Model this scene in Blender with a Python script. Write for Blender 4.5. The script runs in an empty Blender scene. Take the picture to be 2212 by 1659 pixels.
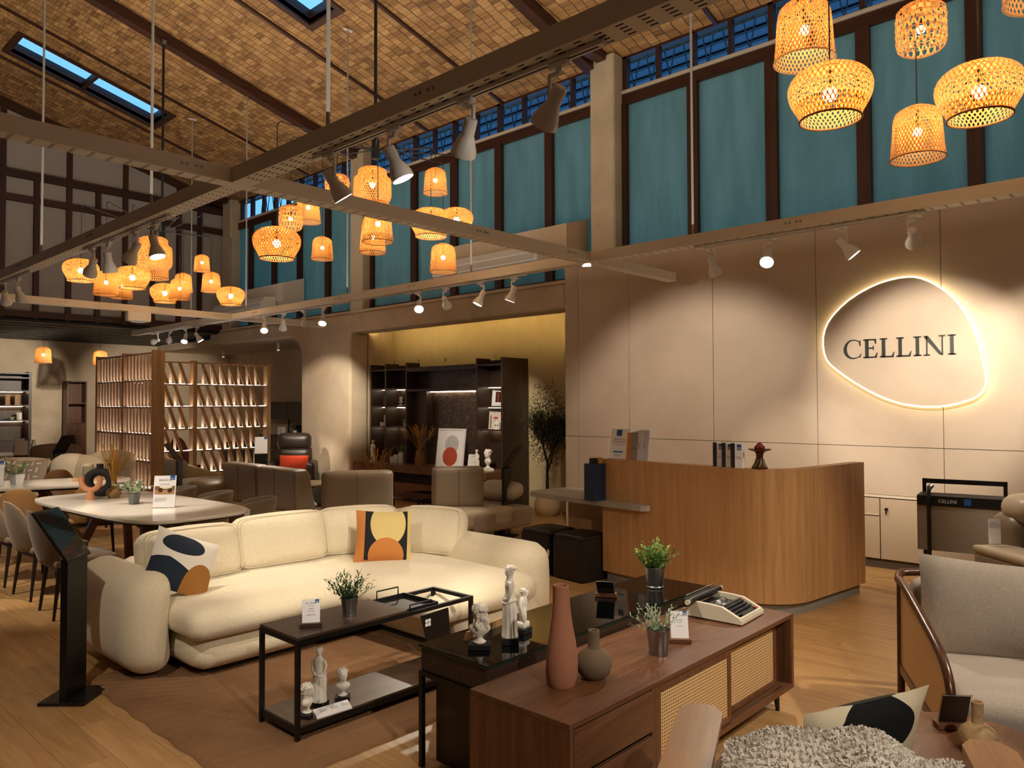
import bpy, bmesh, math, random
from mathutils import Vector, Matrix, Euler
PI = math.pi
S = bpy.context.scene
COL = S.collection
rnd = random.Random(11)

# ------------------------------------------------------------------ camera, world, exposure
cam_d = bpy.data.cameras.new('camera'); cam = bpy.data.objects.new('camera', cam_d); COL.objects.link(cam)
cam_d.sensor_fit = 'HORIZONTAL'; cam_d.sensor_width = 36.0; cam_d.lens = 26.71; cam_d.clip_start = 0.05; cam_d.clip_end = 200
def set_camera(yaw, pitch, roll, loc):
    f = Vector((math.sin(yaw)*math.cos(pitch), math.cos(yaw)*math.cos(pitch), math.sin(pitch)))
    r = Vector((math.cos(yaw), -math.sin(yaw), 0)); u = r.cross(f)
    r2 = r*math.cos(roll) + u*math.sin(roll); u2 = u*math.cos(roll) - r*math.sin(roll)
    m = Matrix((r2, u2, -f)).transposed().to_4x4(); m.translation = loc
    cam.matrix_world = m
set_camera(0.822741, 0.0258563, -0.0032652, Vector((0, 0, 1.68)))
S.camera = cam
S.view_settings.view_transform = 'Standard'; S.view_settings.look = 'None'
S.view_settings.exposure = 0.85; S.view_settings.gamma = 1.0; S.view_settings.use_curve_mapping = False
S.cycles.use_denoising = True
S.cycles.max_bounces = 8; S.cycles.diffuse_bounces = 4; S.cycles.glossy_bounces = 3; S.cycles.transmission_bounces = 6; S.cycles.transparent_max_bounces = 12
S.cycles.sample_clamp_indirect = 6.0
S.cycles.caustics_reflective = False; S.cycles.caustics_refractive = False

def lin(h):
    if isinstance(h, (tuple, list)): return tuple(h) + (1.0,) if len(h) == 3 else tuple(h)
    h = h.lstrip('#'); o = []
    for i in (0, 2, 4):
        c = int(h[i:i+2], 16)/255
        o.append(c/12.92 if c <= 0.04045 else ((c+0.055)/1.055)**2.4)
    return tuple(o) + (1.0,)

W = bpy.data.worlds.new('dusk_sky'); S.world = W; W.use_nodes = True
nt = W.node_tree; bg = nt.nodes['Background']
tc = nt.nodes.new('ShaderNodeTexCoord'); sep = nt.nodes.new('ShaderNodeSeparateXYZ'); rp = nt.nodes.new('ShaderNodeValToRGB')
nt.links.new(tc.outputs['Generated'], sep.inputs[0]); nt.links.new(sep.outputs['Z'], rp.inputs[0]); nt.links.new(rp.outputs[0], bg.inputs[0])
rp.color_ramp.elements[0].position = 0.0; rp.color_ramp.elements[0].color = lin('5C9FE0')
rp.color_ramp.elements[1].position = 1.0; rp.color_ramp.elements[1].color = lin('86C4F4')
bg.inputs[1].default_value = 1.0

LK = 1.0     # one brightness for every shop lamp and the added fill
def spot(loc, aim, watts, deg=40, blend=0.5, col=(1.0, 0.86, 0.68), size=0.04):
    d = bpy.data.lights.new('spot', 'SPOT'); d.energy = watts*LK; d.color = col; d.spot_size = math.radians(deg); d.spot_blend = blend; d.shadow_soft_size = size
    o = bpy.data.objects.new('spot_light', d); COL.objects.link(o); o.location = loc
    o.rotation_euler = (Vector(aim)-Vector(loc)).to_track_quat('-Z', 'Y').to_euler()
    return o
def area(loc, aim, watts, sx, sy, col=(1, .86, .68)):
    d = bpy.data.lights.new('area', 'AREA'); d.shape = 'RECTANGLE'; d.size = sx; d.size_y = sy; d.energy = watts*LK; d.color = col
    o = bpy.data.objects.new('area_light', d); COL.objects.link(o); o.location = loc
    o.rotation_euler = (Vector(aim)-Vector(loc)).to_track_quat('-Z', 'Y').to_euler(); return o
# unseen fill spots added for the shop's further track lamps
spot((1.2, -1.0, 3.0), (3.0, 2.2, 0), 150, 60)
spot((0.2, 3.0, 3.0), (2.4, 4.6, 0), 80, 55)
spot((4.6, -0.6, 3.0), (4.6, 2.0, 0), 150, 70)
spot((0.6, 7.5, 3.0), (2.6, 8.0, 0), 130, 60)
spot((6.0, 4.6, 3.05), (8.2, 4.6, 1.2), 90, 90)
spot((7.0, 0.6, 3.05), (8.2, 1.2, 1.4), 70, 80)
area((3.5, 6.0, 3.3), (3.5, 6.0, 9), 260, 6, 15)  # added unseen area fill facing up, stands in for bounced light


# ------------------------------------------------------------------ materials
MC = {}
def nm(name):
    m = bpy.data.materials.new(name); m.use_nodes = True
    n = m.node_tree; b = n.nodes['Principled BSDF']; return m, n, b
def coord(n, scale=(1, 1, 1), kind='Object', rand=True, rot=(0, 0, 0)):
    t = n.nodes.new('ShaderNodeTexCoord'); mp = n.nodes.new('ShaderNodeMapping'); mp.inputs['Scale'].default_value = scale; mp.inputs['Rotation'].default_value = rot
    if rand:
        oi = n.nodes.new('ShaderNodeObjectInfo'); ml = n.nodes.new('ShaderNodeMath'); ml.operation = 'MULTIPLY'; ml.inputs[1].default_value = 37.0
        n.links.new(oi.outputs['Random'], ml.inputs[0]); n.links.new(ml.outputs[0], mp.inputs['Location'])
    n.links.new(t.outputs[kind], mp.inputs[0]); return mp.outputs[0]
def noise(n, vec, scale, detail=4, rough=0.55, dist=0.0):
    x = n.nodes.new('ShaderNodeTexNoise'); x.inputs['Scale'].default_value = scale; x.inputs['Detail'].default_value = detail
    x.inputs['Roughness'].default_value = rough; x.inputs['Distortion'].default_value = dist; n.links.new(vec, x.inputs['Vector']); return x.outputs['Fac']
def ramp(n, fac, stops):
    r = n.nodes.new('ShaderNodeValToRGB'); e = r.color_ramp.elements
    while len(e) < len(stops): e.new(0.5)
    for k, (p, c) in enumerate(stops): e[k].position = p; e[k].color = lin(c)
    n.links.new(fac, r.inputs[0]); return r.outputs[0]
def bump(n, b, h, strength, dist=0.01):
    k = n.nodes.new('ShaderNodeBump'); k.inputs['Strength'].default_value = strength; k.inputs['Distance'].default_value = dist
    n.links.new(h, k.inputs['Height']); n.links.new(k.outputs[0], b.inputs['Normal'])
def mix(n, fac, a, c, blend='MIX'):
    x = n.nodes.new('ShaderNodeMix'); x.data_type = 'RGBA'; x.blend_type = blend
    for i, v in ((0, fac), (6, a), (7, c)):
        if hasattr(v, 'is_output'): n.links.new(v, x.inputs[i])
        else: x.inputs[i].default_value = v if i == 0 else lin(v)
    return x.outputs[2]
def math_(n, op, a, b=0.0, c=None):
    x = n.nodes.new('ShaderNodeMath'); x.operation = op
    for i, v in enumerate((a, b) + (() if c is None else (c,))):
        if hasattr(v, 'is_output'): n.links.new(v, x.inputs[i])
        else: x.inputs[i].default_value = v
    return x.outputs[0]
def plain(name, col, rough=0.5, metal=0.0, spec=0.5, bumps=None, coat=0.0):
    if name in MC: return MC[name]
    m, n, b = nm(name); b.inputs['Base Color'].default_value = lin(col); b.inputs['Roughness'].default_value = rough; b.inputs['Metallic'].default_value = metal
    b.inputs['Specular IOR Level'].default_value = spec; b.inputs['Coat Weight'].default_value = coat
    if bumps: bump(n, b, noise(n, coord(n), bumps[0], 3), bumps[1], bumps[2])
    MC[name] = m; return m
def wood(name, dark, mid, light, axis='x', rough=0.45, scale=1.0, contrast=(0.3, 0.5, 0.7), var=0.12, dist=0.6):
    if name in MC: return MC[name]
    m, n, b = nm(name)
    sc = {'x': (0.35, 6, 6), 'y': (6, 0.35, 6), 'z': (6, 6, 0.35)}[axis]
    v = coord(n, tuple(s*scale for s in sc))
    f = noise(n, v, 2.2, 6, 0.6, dist); f2 = noise(n, v, 11, 3, 0.6, 0.2)
    fa = math_(n, 'MULTIPLY_ADD', f2, 0.35, math_(n, 'MULTIPLY', f, 0.65))
    c = ramp(n, fa, [(contrast[0], dark), (contrast[1], mid), (contrast[2], light)])
    oi = n.nodes.new('ShaderNodeObjectInfo')
    vv = math_(n, 'MULTIPLY_ADD', oi.outputs['Random'], var*2, 1-var)
    hs = n.nodes.new('ShaderNodeHueSaturation'); n.links.new(c, hs.inputs['Color']); n.links.new(vv, hs.inputs['Value'])
    n.links.new(hs.outputs[0], b.inputs['Base Color']); b.inputs['Roughness'].default_value = rough
    bump(n, b, fa, 0.12, 0.004); MC[name] = m; return m
def fabric(name, col, col2=None, scale=260, strength=0.35, rough=0.95, big=3.0, sheen=0.3):
    if name in MC: return MC[name]
    m, n, b = nm(name); v = coord(n)
    f = noise(n, v, scale, 2, 0.7); g = noise(n, v, big, 3)
    fa = math_(n, 'MULTIPLY_ADD', g, 0.25, math_(n, 'MULTIPLY', f, 0.75))
    n.links.new(ramp(n, fa, [(0.34, col2 or col), (0.62, col)]), b.inputs['Base Color'])
    b.inputs['Roughness'].default_value = rough; b.inputs['Sheen Weight'].default_value = sheen; b.inputs['Specular IOR Level'].default_value = 0.15
    bump(n, b, f, strength, 0.004); MC[name] = m; return m
def leather(name, col, rough=0.42):
    if name in MC: return MC[name]
    m, n, b = nm(name); v = coord(n)
    x = n.nodes.new('ShaderNodeTexVoronoi'); x.inputs['Scale'].default_value = 220; n.links.new(v, x.inputs['Vector'])
    g = noise(n, v, 4, 3)
    n.links.new(mix(n, math_(n, 'MULTIPLY', g, 0.25), col, (0.02, 0.015, 0.01)), b.inputs['Base Color']); b.inputs['Roughness'].default_value = rough
    bump(n, b, x.outputs['Distance'], 0.12, 0.002); MC[name] = m; return m
def emit(name, col, strength):
    if name in MC: return MC[name]
    m = bpy.data.materials.new(name); m.use_nodes = True; n = m.node_tree
    n.nodes.remove(n.nodes['Principled BSDF']); e = n.nodes.new('ShaderNodeEmission'); e.inputs[0].default_value = lin(col); e.inputs[1].default_value = strength
    n.links.new(e.outputs[0], n.nodes['Material Output'].inputs[0]); MC[name] = m; return m
def plaster(name, dark, light, scale=1.2, rough=0.85):
    if name in MC: return MC[name]
    m, n, b = nm(name); v = coord(n, rand=False, kind='Object')
    f = noise(n, v, scale, 6, 0.62, 0.4); g = noise(n, v, 30, 3)
    n.links.new(ramp(n, f, [(0.32, dark), (0.68, light)]), b.inputs['Base Color']); b.inputs['Roughness'].default_value = rough
    bump(n, b, g, 0.05, 0.004); MC[name] = m; return m
def printed(name, base, shapes, rough=0.85, axes=('X', 'Z'), cloth=True):
    """flat print on local coordinates: shapes = (kind, colour, cx, cy, rx, ry[, cut]); later shapes lie on top"""
    if name in MC: return MC[name]
    m, n, b = nm(name); t = n.nodes.new('ShaderNodeTexCoord'); s = n.nodes.new('ShaderNodeSeparateXYZ'); n.links.new(t.outputs['Object'], s.inputs[0])
    X, Y = s.outputs[axes[0]], s.outputs[axes[1]]
    c = lin(base)
    for sh in shapes:
        k, colr, cx, cy, rx, ry = sh[:6]
        dx = math_(n, 'DIVIDE', math_(n, 'SUBTRACT', X, cx), rx); dy = math_(n, 'DIVIDE', math_(n, 'SUBTRACT', Y, cy), ry)
        if k == 'o': d = math_(n, 'ADD', math_(n, 'MULTIPLY', dx, dx), math_(n, 'MULTIPLY', dy, dy))
        else: d = math_(n, 'MAXIMUM', math_(n, 'ABSOLUTE', dx), math_(n, 'ABSOLUTE', dy))
        inside = math_(n, 'LESS_THAN', d, 1.0)
        for (a, bb, cc) in sh[6:]:                      # half planes a*x + b*y < c
            inside = math_(n, 'MULTIPLY', inside, math_(n, 'LESS_THAN', math_(n, 'ADD', math_(n, 'MULTIPLY', X, a), math_(n, 'MULTIPLY', Y, bb)), cc))
        c = mix(n, inside, c, colr)
    n.links.new(c, b.inputs['Base Color']); b.inputs['Roughness'].default_value = rough; b.inputs['Specular IOR Level'].default_value = 0.25
    if cloth: bump(n, b, noise(n, coord(n), 200, 2), 0.15, 0.003)
    MC[name] = m; return m
def glassy(name, col, rough=0.0, trans=1.0, ior=1.45):
    if name in MC: return MC[name]
    m, n, b = nm(name); b.inputs['Base Color'].default_value = lin(col); b.inputs['Roughness'].default_value = rough; b.inputs['Transmission Weight'].default_value = trans; b.inputs['IOR'].default_value = ior
    MC[name] = m; return m

# ------------------------------------------------------------------ mesh builder
class G:
    def __init__(s): s.b = bmesh.new()
    def _m(s, vs, M):
        if M is not None: bmesh.ops.transform(s.b, matrix=M, verts=vs)
    def box(s, x0, x1, y0, y1, z0, z1, bev=0.0, M=None, seg=1):
        r = bmesh.ops.create_cube(s.b, size=1.0); vs = r['verts']
        for v in vs: v.co = Vector((x0+(v.co.x+.5)*(x1-x0), y0+(v.co.y+.5)*(y1-y0), z0+(v.co.z+.5)*(z1-z0)))
        if bev > 0:
            es = list({e for v in vs for e in v.link_edges})
            r = bmesh.ops.bevel(s.b, geom=es, offset=bev, segments=seg, profile=0.5, affect='EDGES'); 
            if M is not None:
                seen = set(r['verts']) | {v for v in vs if v.is_valid}; vs = list(seen)
        s._m([v for v in vs if v.is_valid], M); return s
    def bar(s, p, q, w, h, up=(0, 0, 1), bev=0.0):
        p, q = Vector(p), Vector(q); d = q-p; L = d.length; z = d.normalized(); u = Vector(up)
        if abs(z.dot(u)) > 0.99: u = Vector((0, 1, 0))
        x = u.cross(z).normalized(); y = z.cross(x)
        M = Matrix((x, y, z)).transposed().to_4x4(); M.translation = p
        return s.box(-w/2, w/2, -h/2, h/2, 0, L, bev, M)
    def cyl(s, p, q, r0, r1=None, n=12, caps=True):
        p, q = Vector(p), Vector(q); r1 = r0 if r1 is None else r1; z = (q-p).normalized()
        a = Vector((1, 0, 0)) if abs(z.x) < 0.9 else Vector((0, 1, 0)); x = a.cross(z).normalized(); y = z.cross(x)
        A = [s.b.verts.new(p+(x*math.cos(t)+y*math.sin(t))*r0) for t in (2*PI*k/n for k in range(n))]
        B = [s.b.verts.new(q+(x*math.cos(t)+y*math.sin(t))*r1) for t in (2*PI*k/n for k in range(n))]
        for k in range(n): s.b.faces.new((A[k], A[(k+1) % n], B[(k+1) % n], B[k]))
        if caps: s.b.faces.new(A[::-1]); s.b.faces.new(B)
        return s
    def lathe(s, prof, n=24, M=None, caps=True, sx=1.0, sy=1.0):
        rings = []; M = M or Matrix.Identity(4)
        for (r, z) in prof:
            if r <= 1e-5: rings.append([s.b.verts.new(M @ Vector((0, 0, z)))])
            else: rings.append([s.b.verts.new(M @ Vector((r*sx*math.cos(2*PI*k/n), r*sy*math.sin(2*PI*k/n), z))) for k in range(n)])
        for a, c in zip(rings, rings[1:]):
            for k in range(n):
                q = [a[k % len(a)], a[(k+1) % len(a)], c[(k+1) % len(c)], c[k % len(c)]]; u = []
                for v in q:
                    if v not in u: u.append(v)
                if len(u) > 2: s.b.faces.new(u)
        if caps:
            if len(rings[0]) > 1: s.b.faces.new(rings[0][::-1])
            if len(rings[-1]) > 1: s.b.faces.new(rings[-1])
        return s
    def tube(s, pts, r, n=8, closed=False, caps=True, radii=None):
        pts = [Vector(p) for p in pts]; N = len(pts); rings = []; prev = None
        for i, p in enumerate(pts):
            a = pts[(i-1) % N] if (closed or i > 0) else p; c = pts[(i+1) % N] if (closed or i < N-1) else p
            t = (c-a).normalized()
            if prev is None:
                u = Vector((0, 0, 1)) if abs(t.z) < 0.9 else Vector((1, 0, 0)); x = u.cross(t).normalized()
            else: x = (prev - t*prev.dot(t)).normalized()
            prev = x; y = t.cross(x); rr = radii[i] if radii else r
            rings.append([s.b.verts.new(p+(x*math.cos(2*PI*k/n)+y*math.sin(2*PI*k/n))*rr) for k in range(n)])
        for i in range(N if closed else N-1):
            a, c = rings[i], rings[(i+1) % N]
            for k in range(n): s.b.faces.new((a[k], a[(k+1) % n], c[(k+1) % n], c[k]))
        if caps and not closed: s.b.faces.new(rings[0][::-1]); s.b.faces.new(rings[-1])
        return s
    def prism(s, poly, a0, a1, axis='z', M=None):
        def P(p, a):
            v = Vector((p[0], p[1], a)) if axis == 'z' else (Vector((a, p[0], p[1])) if axis == 'x' else Vector((p[0], a, p[1])))
            return (M @ v) if M is not None else v
        A = [s.b.verts.new(P(p, a0)) for p in poly]; B = [s.b.verts.new(P(p, a1)) for p in poly]; n = len(poly)
        fs = [s.b.faces.new(A[::-1]), s.b.faces.new(B)]
        for k in range(n): fs.append(s.b.faces.new((A[k], A[(k+1) % n], B[(k+1) % n], B[k])))
        bmesh.ops.recalc_face_normals(s.b, faces=fs); return s
    def face(s, pts):
        s.b.faces.new([s.b.verts.new(Vector(p)) for p in pts]); return s
    def cushion(s, x0, x1, y0, y1, z0, z1, r=0.06, puff=(0, 0, 0), cuts=7, M=None, fn=None):
        bm = bmesh.new(); bmesh.ops.create_cube(bm, size=2.0)
        bmesh.ops.subdivide_edges(bm, edges=bm.edges[:], cuts=cuts, use_grid_fill=True)
        c = Vector(((x0+x1)/2, (y0+y1)/2, (z0+z1)/2)); h = Vector(((x1-x0)/2, (y1-y0)/2, (z1-z0)/2)); r = min(r, h.x, h.y, h.z)
        for v in bm.verts:
            t = Vector(math.copysign(abs(q)**0.75, q) for q in v.co)
            p = Vector((t.x*h.x, t.y*h.y, t.z*h.z)); inn = Vector(max(-(h[i]-r), min(h[i]-r, p[i])) for i in range(3)); d = p-inn
            if d.length > 1e-9: p = inn + d.normalized()*r
            w = (1-min(1, abs(p.x/h.x))**2, 1-min(1, abs(p.y/h.y))**2, 1-min(1, abs(p.z/h.z))**2)
            p.x += math.copysign(puff[0]*w[1]*w[2], p.x) if abs(p.x) > .5*h.x else 0; p.y += math.copysign(puff[1]*w[0]*w[2], p.y) if abs(p.y) > .5*h.y else 0; p.z += math.copysign(puff[2]*w[0]*w[1], p.z) if abs(p.z) > .5*h.z else 0
            p = p + c
            if fn: p = fn(p)
            v.co = (M @ p) if M is not None else p
        s.merge(bm); return s
    def pillow(s, w, h, t, n=14, M=None, pull=0.06, pinch=0.6):
        """soft square pillow in the local x-z plane, thickness along y"""
        F = {}
        for side in (1, -1):
            for i in range(n+1):
                for j in range(n+1):
                    u, v = -1+2*i/n, -1+2*j/n
                    if side == -1 and (i in (0, n) or j in (0, n)): F[side, i, j] = F[1, i, j]; continue
                    x = u*w/2*(1-pull*(1-v*v)); z = v*h/2*(1-pull*(1-u*u)); y = side*t/2*((1-u*u)*(1-v*v))**pinch
                    p = Vector((x, y, z)); F[side, i, j] = s.b.verts.new((M @ p) if M is not None else p)
        for side in (1, -1):
            for i in range(n):
                for j in range(n):
                    q = [F[side, i, j], F[side, i+1, j], F[side, i+1, j+1], F[side, i, j+1]]
                    s.b.faces.new(q[::-1] if side == 1 else q)
        return s
    def merge(s, bm):
        m = {v: s.b.verts.new(v.co) for v in bm.verts}
        for f in bm.faces: s.b.faces.new([m[v] for v in f.verts])
        bm.free()
    def make(s, name, mat, parent=None, ang=38, loc=None, rot=None, norm=True):
        me = bpy.data.meshes.new(name)
        if norm: bmesh.ops.recalc_face_normals(s.b, faces=s.b.faces[:])
        s.b.to_mesh(me); s.b.free()
        if ang and len(me.polygons):
            me.polygons.foreach_set('use_smooth', [True]*len(me.polygons)); me.set_sharp_from_angle(angle=math.radians(ang))
        if mat is not None: me.materials.append(mat)
        return put(name, me, parent, loc, rot)
def put(name, me, parent=None, loc=None, rot=None):
    o = bpy.data.objects.new(name, me); COL.objects.link(o)
    if parent is not None: o.parent = parent
    if loc is not None: o.location = loc
    if rot is not None: o.rotation_euler = rot
    return o
def tag(o, label=None, cat=None, group=None, kind=None):
    if label: o['label'] = ' '.join(label.split()[:16])
    if cat: o['category'] = cat
    if group: o['group'] = group
    if kind: o['kind'] = kind
    return o
def thing(name, label, cat, loc=(0, 0, 0), rz=0.0, group=None, rot=None):
    o = bpy.data.objects.new(name, None); COL.objects.link(o); o.location = loc; o.rotation_euler = rot or (0, 0, rz); o.empty_display_size = 0.1
    return tag(o, label, cat, group)
def struct(o): o['kind'] = 'structure'; return o
def kids(o): return list(KID.get(o.name, ()))
KID = {}
def dup(root, loc, rz=None, label=None, group=None, rot=None):
    r = root.copy(); COL.objects.link(r); r.location = loc
    if rot is not None: r.rotation_euler = rot
    elif rz is not None: r.rotation_euler = (0, 0, rz)
    if label: r['label'] = ' '.join(label.split()[:16])
    if group: r['group'] = group
    for ch in list(root.children):
        c = ch.copy(); COL.objects.link(c); c.parent = r
        for g in list(ch.children):
            d = g.copy(); COL.objects.link(d); d.parent = c
    return r
FNT = {}
def text(name, body, size, mat, parent=None, loc=(0, 0, 0), rot=(0, 0, 0), align='LEFT', ext=0.0, sx=1.0, space=1.0, line=1.0):
    cu = bpy.data.curves.new(name, 'FONT'); cu.body = body; cu.size = size; cu.align_x = align; cu.extrude = ext; cu.space_character = space; cu.space_line = line; cu.resolution_u = 2
    cu.materials.append(mat); o = put(name, cu, parent, loc, rot); o.scale = (sx, 1, 1); return o
ORD = ['first', 'second', 'third', 'fourth', 'fifth', 'sixth', 'seventh', 'eighth', 'ninth', 'tenth']
def face_dir(fx, fy): return math.atan2(fx, -fy)     # rotation that turns local -y to (fx, fy)

# ------------------------------------------------------------------ material palette
FLOORW = wood('oak_floor', '9A7448', 'B58E5E', 'C8A271', 'y', 0.38, 0.8, (0.3, 0.52, 0.72), 0.09, 1.4)
WALLM = plaster('limewash', 'B5A288', 'CDBDA5')
PANELM = plaster('stone_panel', 'B3A290', 'C4B4A2', 0.9, 0.7)
WHITEM = plain('white_steel', 'D6CFC3', 0.45)
LAMPW = plain('white_lamp', 'DEDEDE', 0.35)
BLACK = plain('black_metal', '0B0B0C', 0.4)
BLACKM = plain('matt_black', '0D0D0E', 0.6)
DKWOOD = wood('dark_timber', '2A130A', '3B1D10', '4C2816', 'z', 0.5)
DKWOODY = wood('dark_timber_y', '2A130A', '3B1D10', '4C2816', 'y', 0.5)
DKWOODX = wood('dark_timber_x', '2A130A', '3B1D10', '4C2816', 'x', 0.5)
WALNUT = wood('walnut', '4E3220', '6A4630', '82593C', 'x', 0.36, 0.8, (0.3, 0.5, 0.72), 0.06, 1.6)
WALNUTZ = wood('walnut_z', '4E3220', '6A4630', '82593C', 'z', 0.36, 0.8, (0.3, 0.5, 0.72), 0.06, 1.6)
DWAL = wood('dark_walnut', '2E211A', '3E2E25', '4C3A2F', 'x', 0.42, 1.0)
DWALZ = wood('dark_walnut_z', '2A1E17', '382920', '46342A', 'z', 0.42, 1.0)
TEAK = wood('desk_veneer', 'A0764A', 'B98C5C', 'CCA071', 'z', 0.45, 1.3, (0.28, 0.5, 0.72), 0.04, 0.1)
OAK = wood('screen_oak', '8A6846', 'A07E58', 'B39069', 'z', 0.5, 1.0)
CREAM = fabric('cream_boucle', 'E4DAC2', 'CFC3A8', 160, 0.5)
GREYF = fabric('grey_weave', 'A9A096', '857C72', 240, 0.4)
BRNF = fabric('brown_fabric', '8E7D6B', '6F604F', 260, 0.35)
TAUPE = leather('taupe_leather', '8A7B69', 0.42)
TAUPEL = leather('taupe_leather_light', 'A89A86', 0.42)
TANL = leather('tan_leather', '9A7247', 0.5)
DBRL = leather('espresso_leather', '2A201B', 0.38)
BLKL = leather('black_leather', '14100E', 0.4)
CONC = plaster('concrete_top', '8D867C', 'A39C92', 6, 0.6)
STEEL = plain('brushed_steel', '9A9C9E', 0.32, 1.0)
PLAST = plain('white_plaster', 'E8E4DC', 0.7)
TERRA = plain('terracotta', 'A8735A', 0.8, bumps=(60, 0.2, 0.003))
TERRAL = plain('pink_clay', 'C98B66', 0.85, bumps=(60, 0.2, 0.003))
OLIVEC = plain('olive_clay', '6E5E4B', 0.85, bumps=(60, 0.15, 0.003))
MARBLE = plain('white_stone', 'E2DED6', 0.16)
PAPER = plain('paper_white', 'E9E9EE', 0.5)
INK = plain('ink', '1B1B1F', 0.7)
BLUE = plain('brand_blue', '1C4E97', 0.5)
GOLDS = plain('straw', 'B98A45', 0.9)
LEAFD = plain('leaf_dark', '2E4A26', 0.6)
LEAFM = plain('leaf_mid', '5E7F3C', 0.6)
LEAFL = plain('leaf_light', '8FA94C', 0.6)
LEAFS = plain('leaf_sage', '8C9F84', 0.7)
LEAFO = plain('leaf_olive', '3A4228', 0.6)
SOIL = plain('soil', '2B2018', 0.95)
BARK = plain('bark', '2B211A', 0.9)
CLEAR = glassy('clear_acrylic', 'F4F7F8', 0.02)
JARG = glassy('jar_glass', 'F0F4F2', 0.02)

# ------------------------------------------------------------------ floor of oak planks
fl = struct(G().box(-6, 11.5, -4, 20.6, -0.25, -0.013).make('floor', plain('floor_joint', '4A3622', 0.9), ang=0))
pw, pl = 0.2, 1.22
pk = G().box(0.0008, pw-0.0008, 0.0008, pl-0.0008, -0.013, 0); pk_o = pk.make('plank', FLOORW, fl, ang=0)
cells = []
for i in range(-6, 56):
    off = ((i*7) % 5)*0.244 - 3.9
    for j in range(0, 21):
        x, y = i*pw, off+j*pl
        if y > 20.2 or x > 11: continue
        cx, cy = x+.1, y+.6; dep = cx*.733+cy*.68; lat = cx*.68-cy*.733
        if dep < 0.6 or abs(lat) > dep*0.74+0.8: continue
        cells.append((dep, x, y))
cells.sort()
pk_o.location = (cells[0][1], cells[0][2], 0)
for d, x, y in cells[1:300]: put('plank', pk_o.data, fl, (x, y, 0))
g = G()
for d, x, y in cells[300:]: g.box(x+.0008, x+pw-.0008, y+.0008, y+pl-.0008, -.013, 0)
tag(g.make('plank_field', FLOORW, fl, ang=0), kind='stuff')

# ------------------------------------------------------------------ bamboo ceiling on rafters
def cz(x): return 6.33+0.265*(8.45-x)
def mat_ceiling():
    m, n, b = nm('bamboo_mat'); t = n.nodes.new('ShaderNodeTexCoord'); s = n.nodes.new('ShaderNodeSeparateXYZ'); n.links.new(t.outputs['Object'], s.inputs[0])
    X, Y = s.outputs['X'], s.outputs['Y']
    wob = noise(n, t.outputs['Object'], 1.6, 3)
    Yw = math_(n, 'ADD', Y, math_(n, 'MULTIPLY', wob, 0.16))
    fy = math_(n, 'FRACT', math_(n, 'DIVIDE', Yw, 0.15)); string = math_(n, 'LESS_THAN', fy, 0.075)
    iy = math_(n, 'FLOOR', math_(n, 'DIVIDE', Yw, 0.15))
    def cell(w, k):
        ix = math_(n, 'FLOOR', math_(n, 'DIVIDE', math_(n, 'ADD', X, math_(n, 'MULTIPLY', iy, k)), w))
        c = n.nodes.new('ShaderNodeCombineXYZ'); n.links.new(ix, c.inputs[0]); n.links.new(iy, c.inputs[1])
        w_ = n.nodes.new('ShaderNodeTexWhiteNoise'); w_.noise_dimensions = '2D'; n.links.new(c.outputs[0], w_.inputs[0]); return w_.outputs[0]
    a, bb = cell(0.11, 0.037), cell(0.016, 0.0)
    big = noise(n, t.outputs['Object'], 0.9, 4)
    f = math_(n, 'ADD', math_(n, 'ADD', math_(n, 'MULTIPLY', a, 0.4), math_(n, 'MULTIPLY', bb, 0.3)), math_(n, 'MULTIPLY', big, 0.35))
    c = ramp(n, f, [(0.2, '6E4E2C'), (0.55, 'A1794A'), (0.85, 'C29B66')])
    c = mix(n, string, c, '2A1A0C'); fx = math_(n, 'FRACT', math_(n, 'DIVIDE', X, 0.016))
    c = mix(n, math_(n, 'MULTIPLY', math_(n, 'LESS_THAN', fx, 0.2), 0.45), c, '3A2412')
    n.links.new(c, b.inputs['Base Color']); b.inputs['Roughness'].default_value = 0.7
    bump(n, b, fx, 0.3, 0.006); return m
g = G()
def slab(x0, x1, y0, y1):
    A = [(x0, cz(x0)), (x1, cz(x1)), (x1, cz(x1)+.07), (x0, cz(x0)+.07)]; g.prism(A, y0, y1, 'y')
SKY = ((3.52, 5.86, 14.0, 14.76, [4.655]), (3.5, 5.81, 8.62, 9.24, []))
ys = [-4, 8.62, 9.24, 14.0, 14.76, 16.85]
for a, c in zip(ys, ys[1:]):
    h = [q for q in SKY if abs(q[2]-a) < .01]
    if h: slab(-6, h[0][0], a, c); slab(h[0][1], 8.6, a, c)
    else: slab(-6, 8.6, a, c)
ceil_o = struct(g.make('ceiling', mat_ceiling(), ang=0))
def sloped(gg, x0, x1, yc, w, d):
    gg.prism([(x0, cz(x0)-d), (x1, cz(x1)-d), (x1, cz(x1)+.01), (x0, cz(x0)+.01)], yc-w/2, yc+w/2, 'y'); return gg
for yc in (0.8, 6.2, 11.6): sloped(G(), -5.9, 8.3, yc, 0.16, 0.17).make('rafter', DKWOODX, ceil_o, ang=0)
for yc in (-1, 2.6, 4.4, 8.0, 9.75, 13.41, 15.1): sloped(G(), -5.9, 8.44, yc, 0.05, 0.035).make('batten', DKWOODX, ceil_o, ang=0)
SKYG = glassy('skylight_glass', 'F2F8FC', 0.0, 1.0, 1.1)
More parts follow.
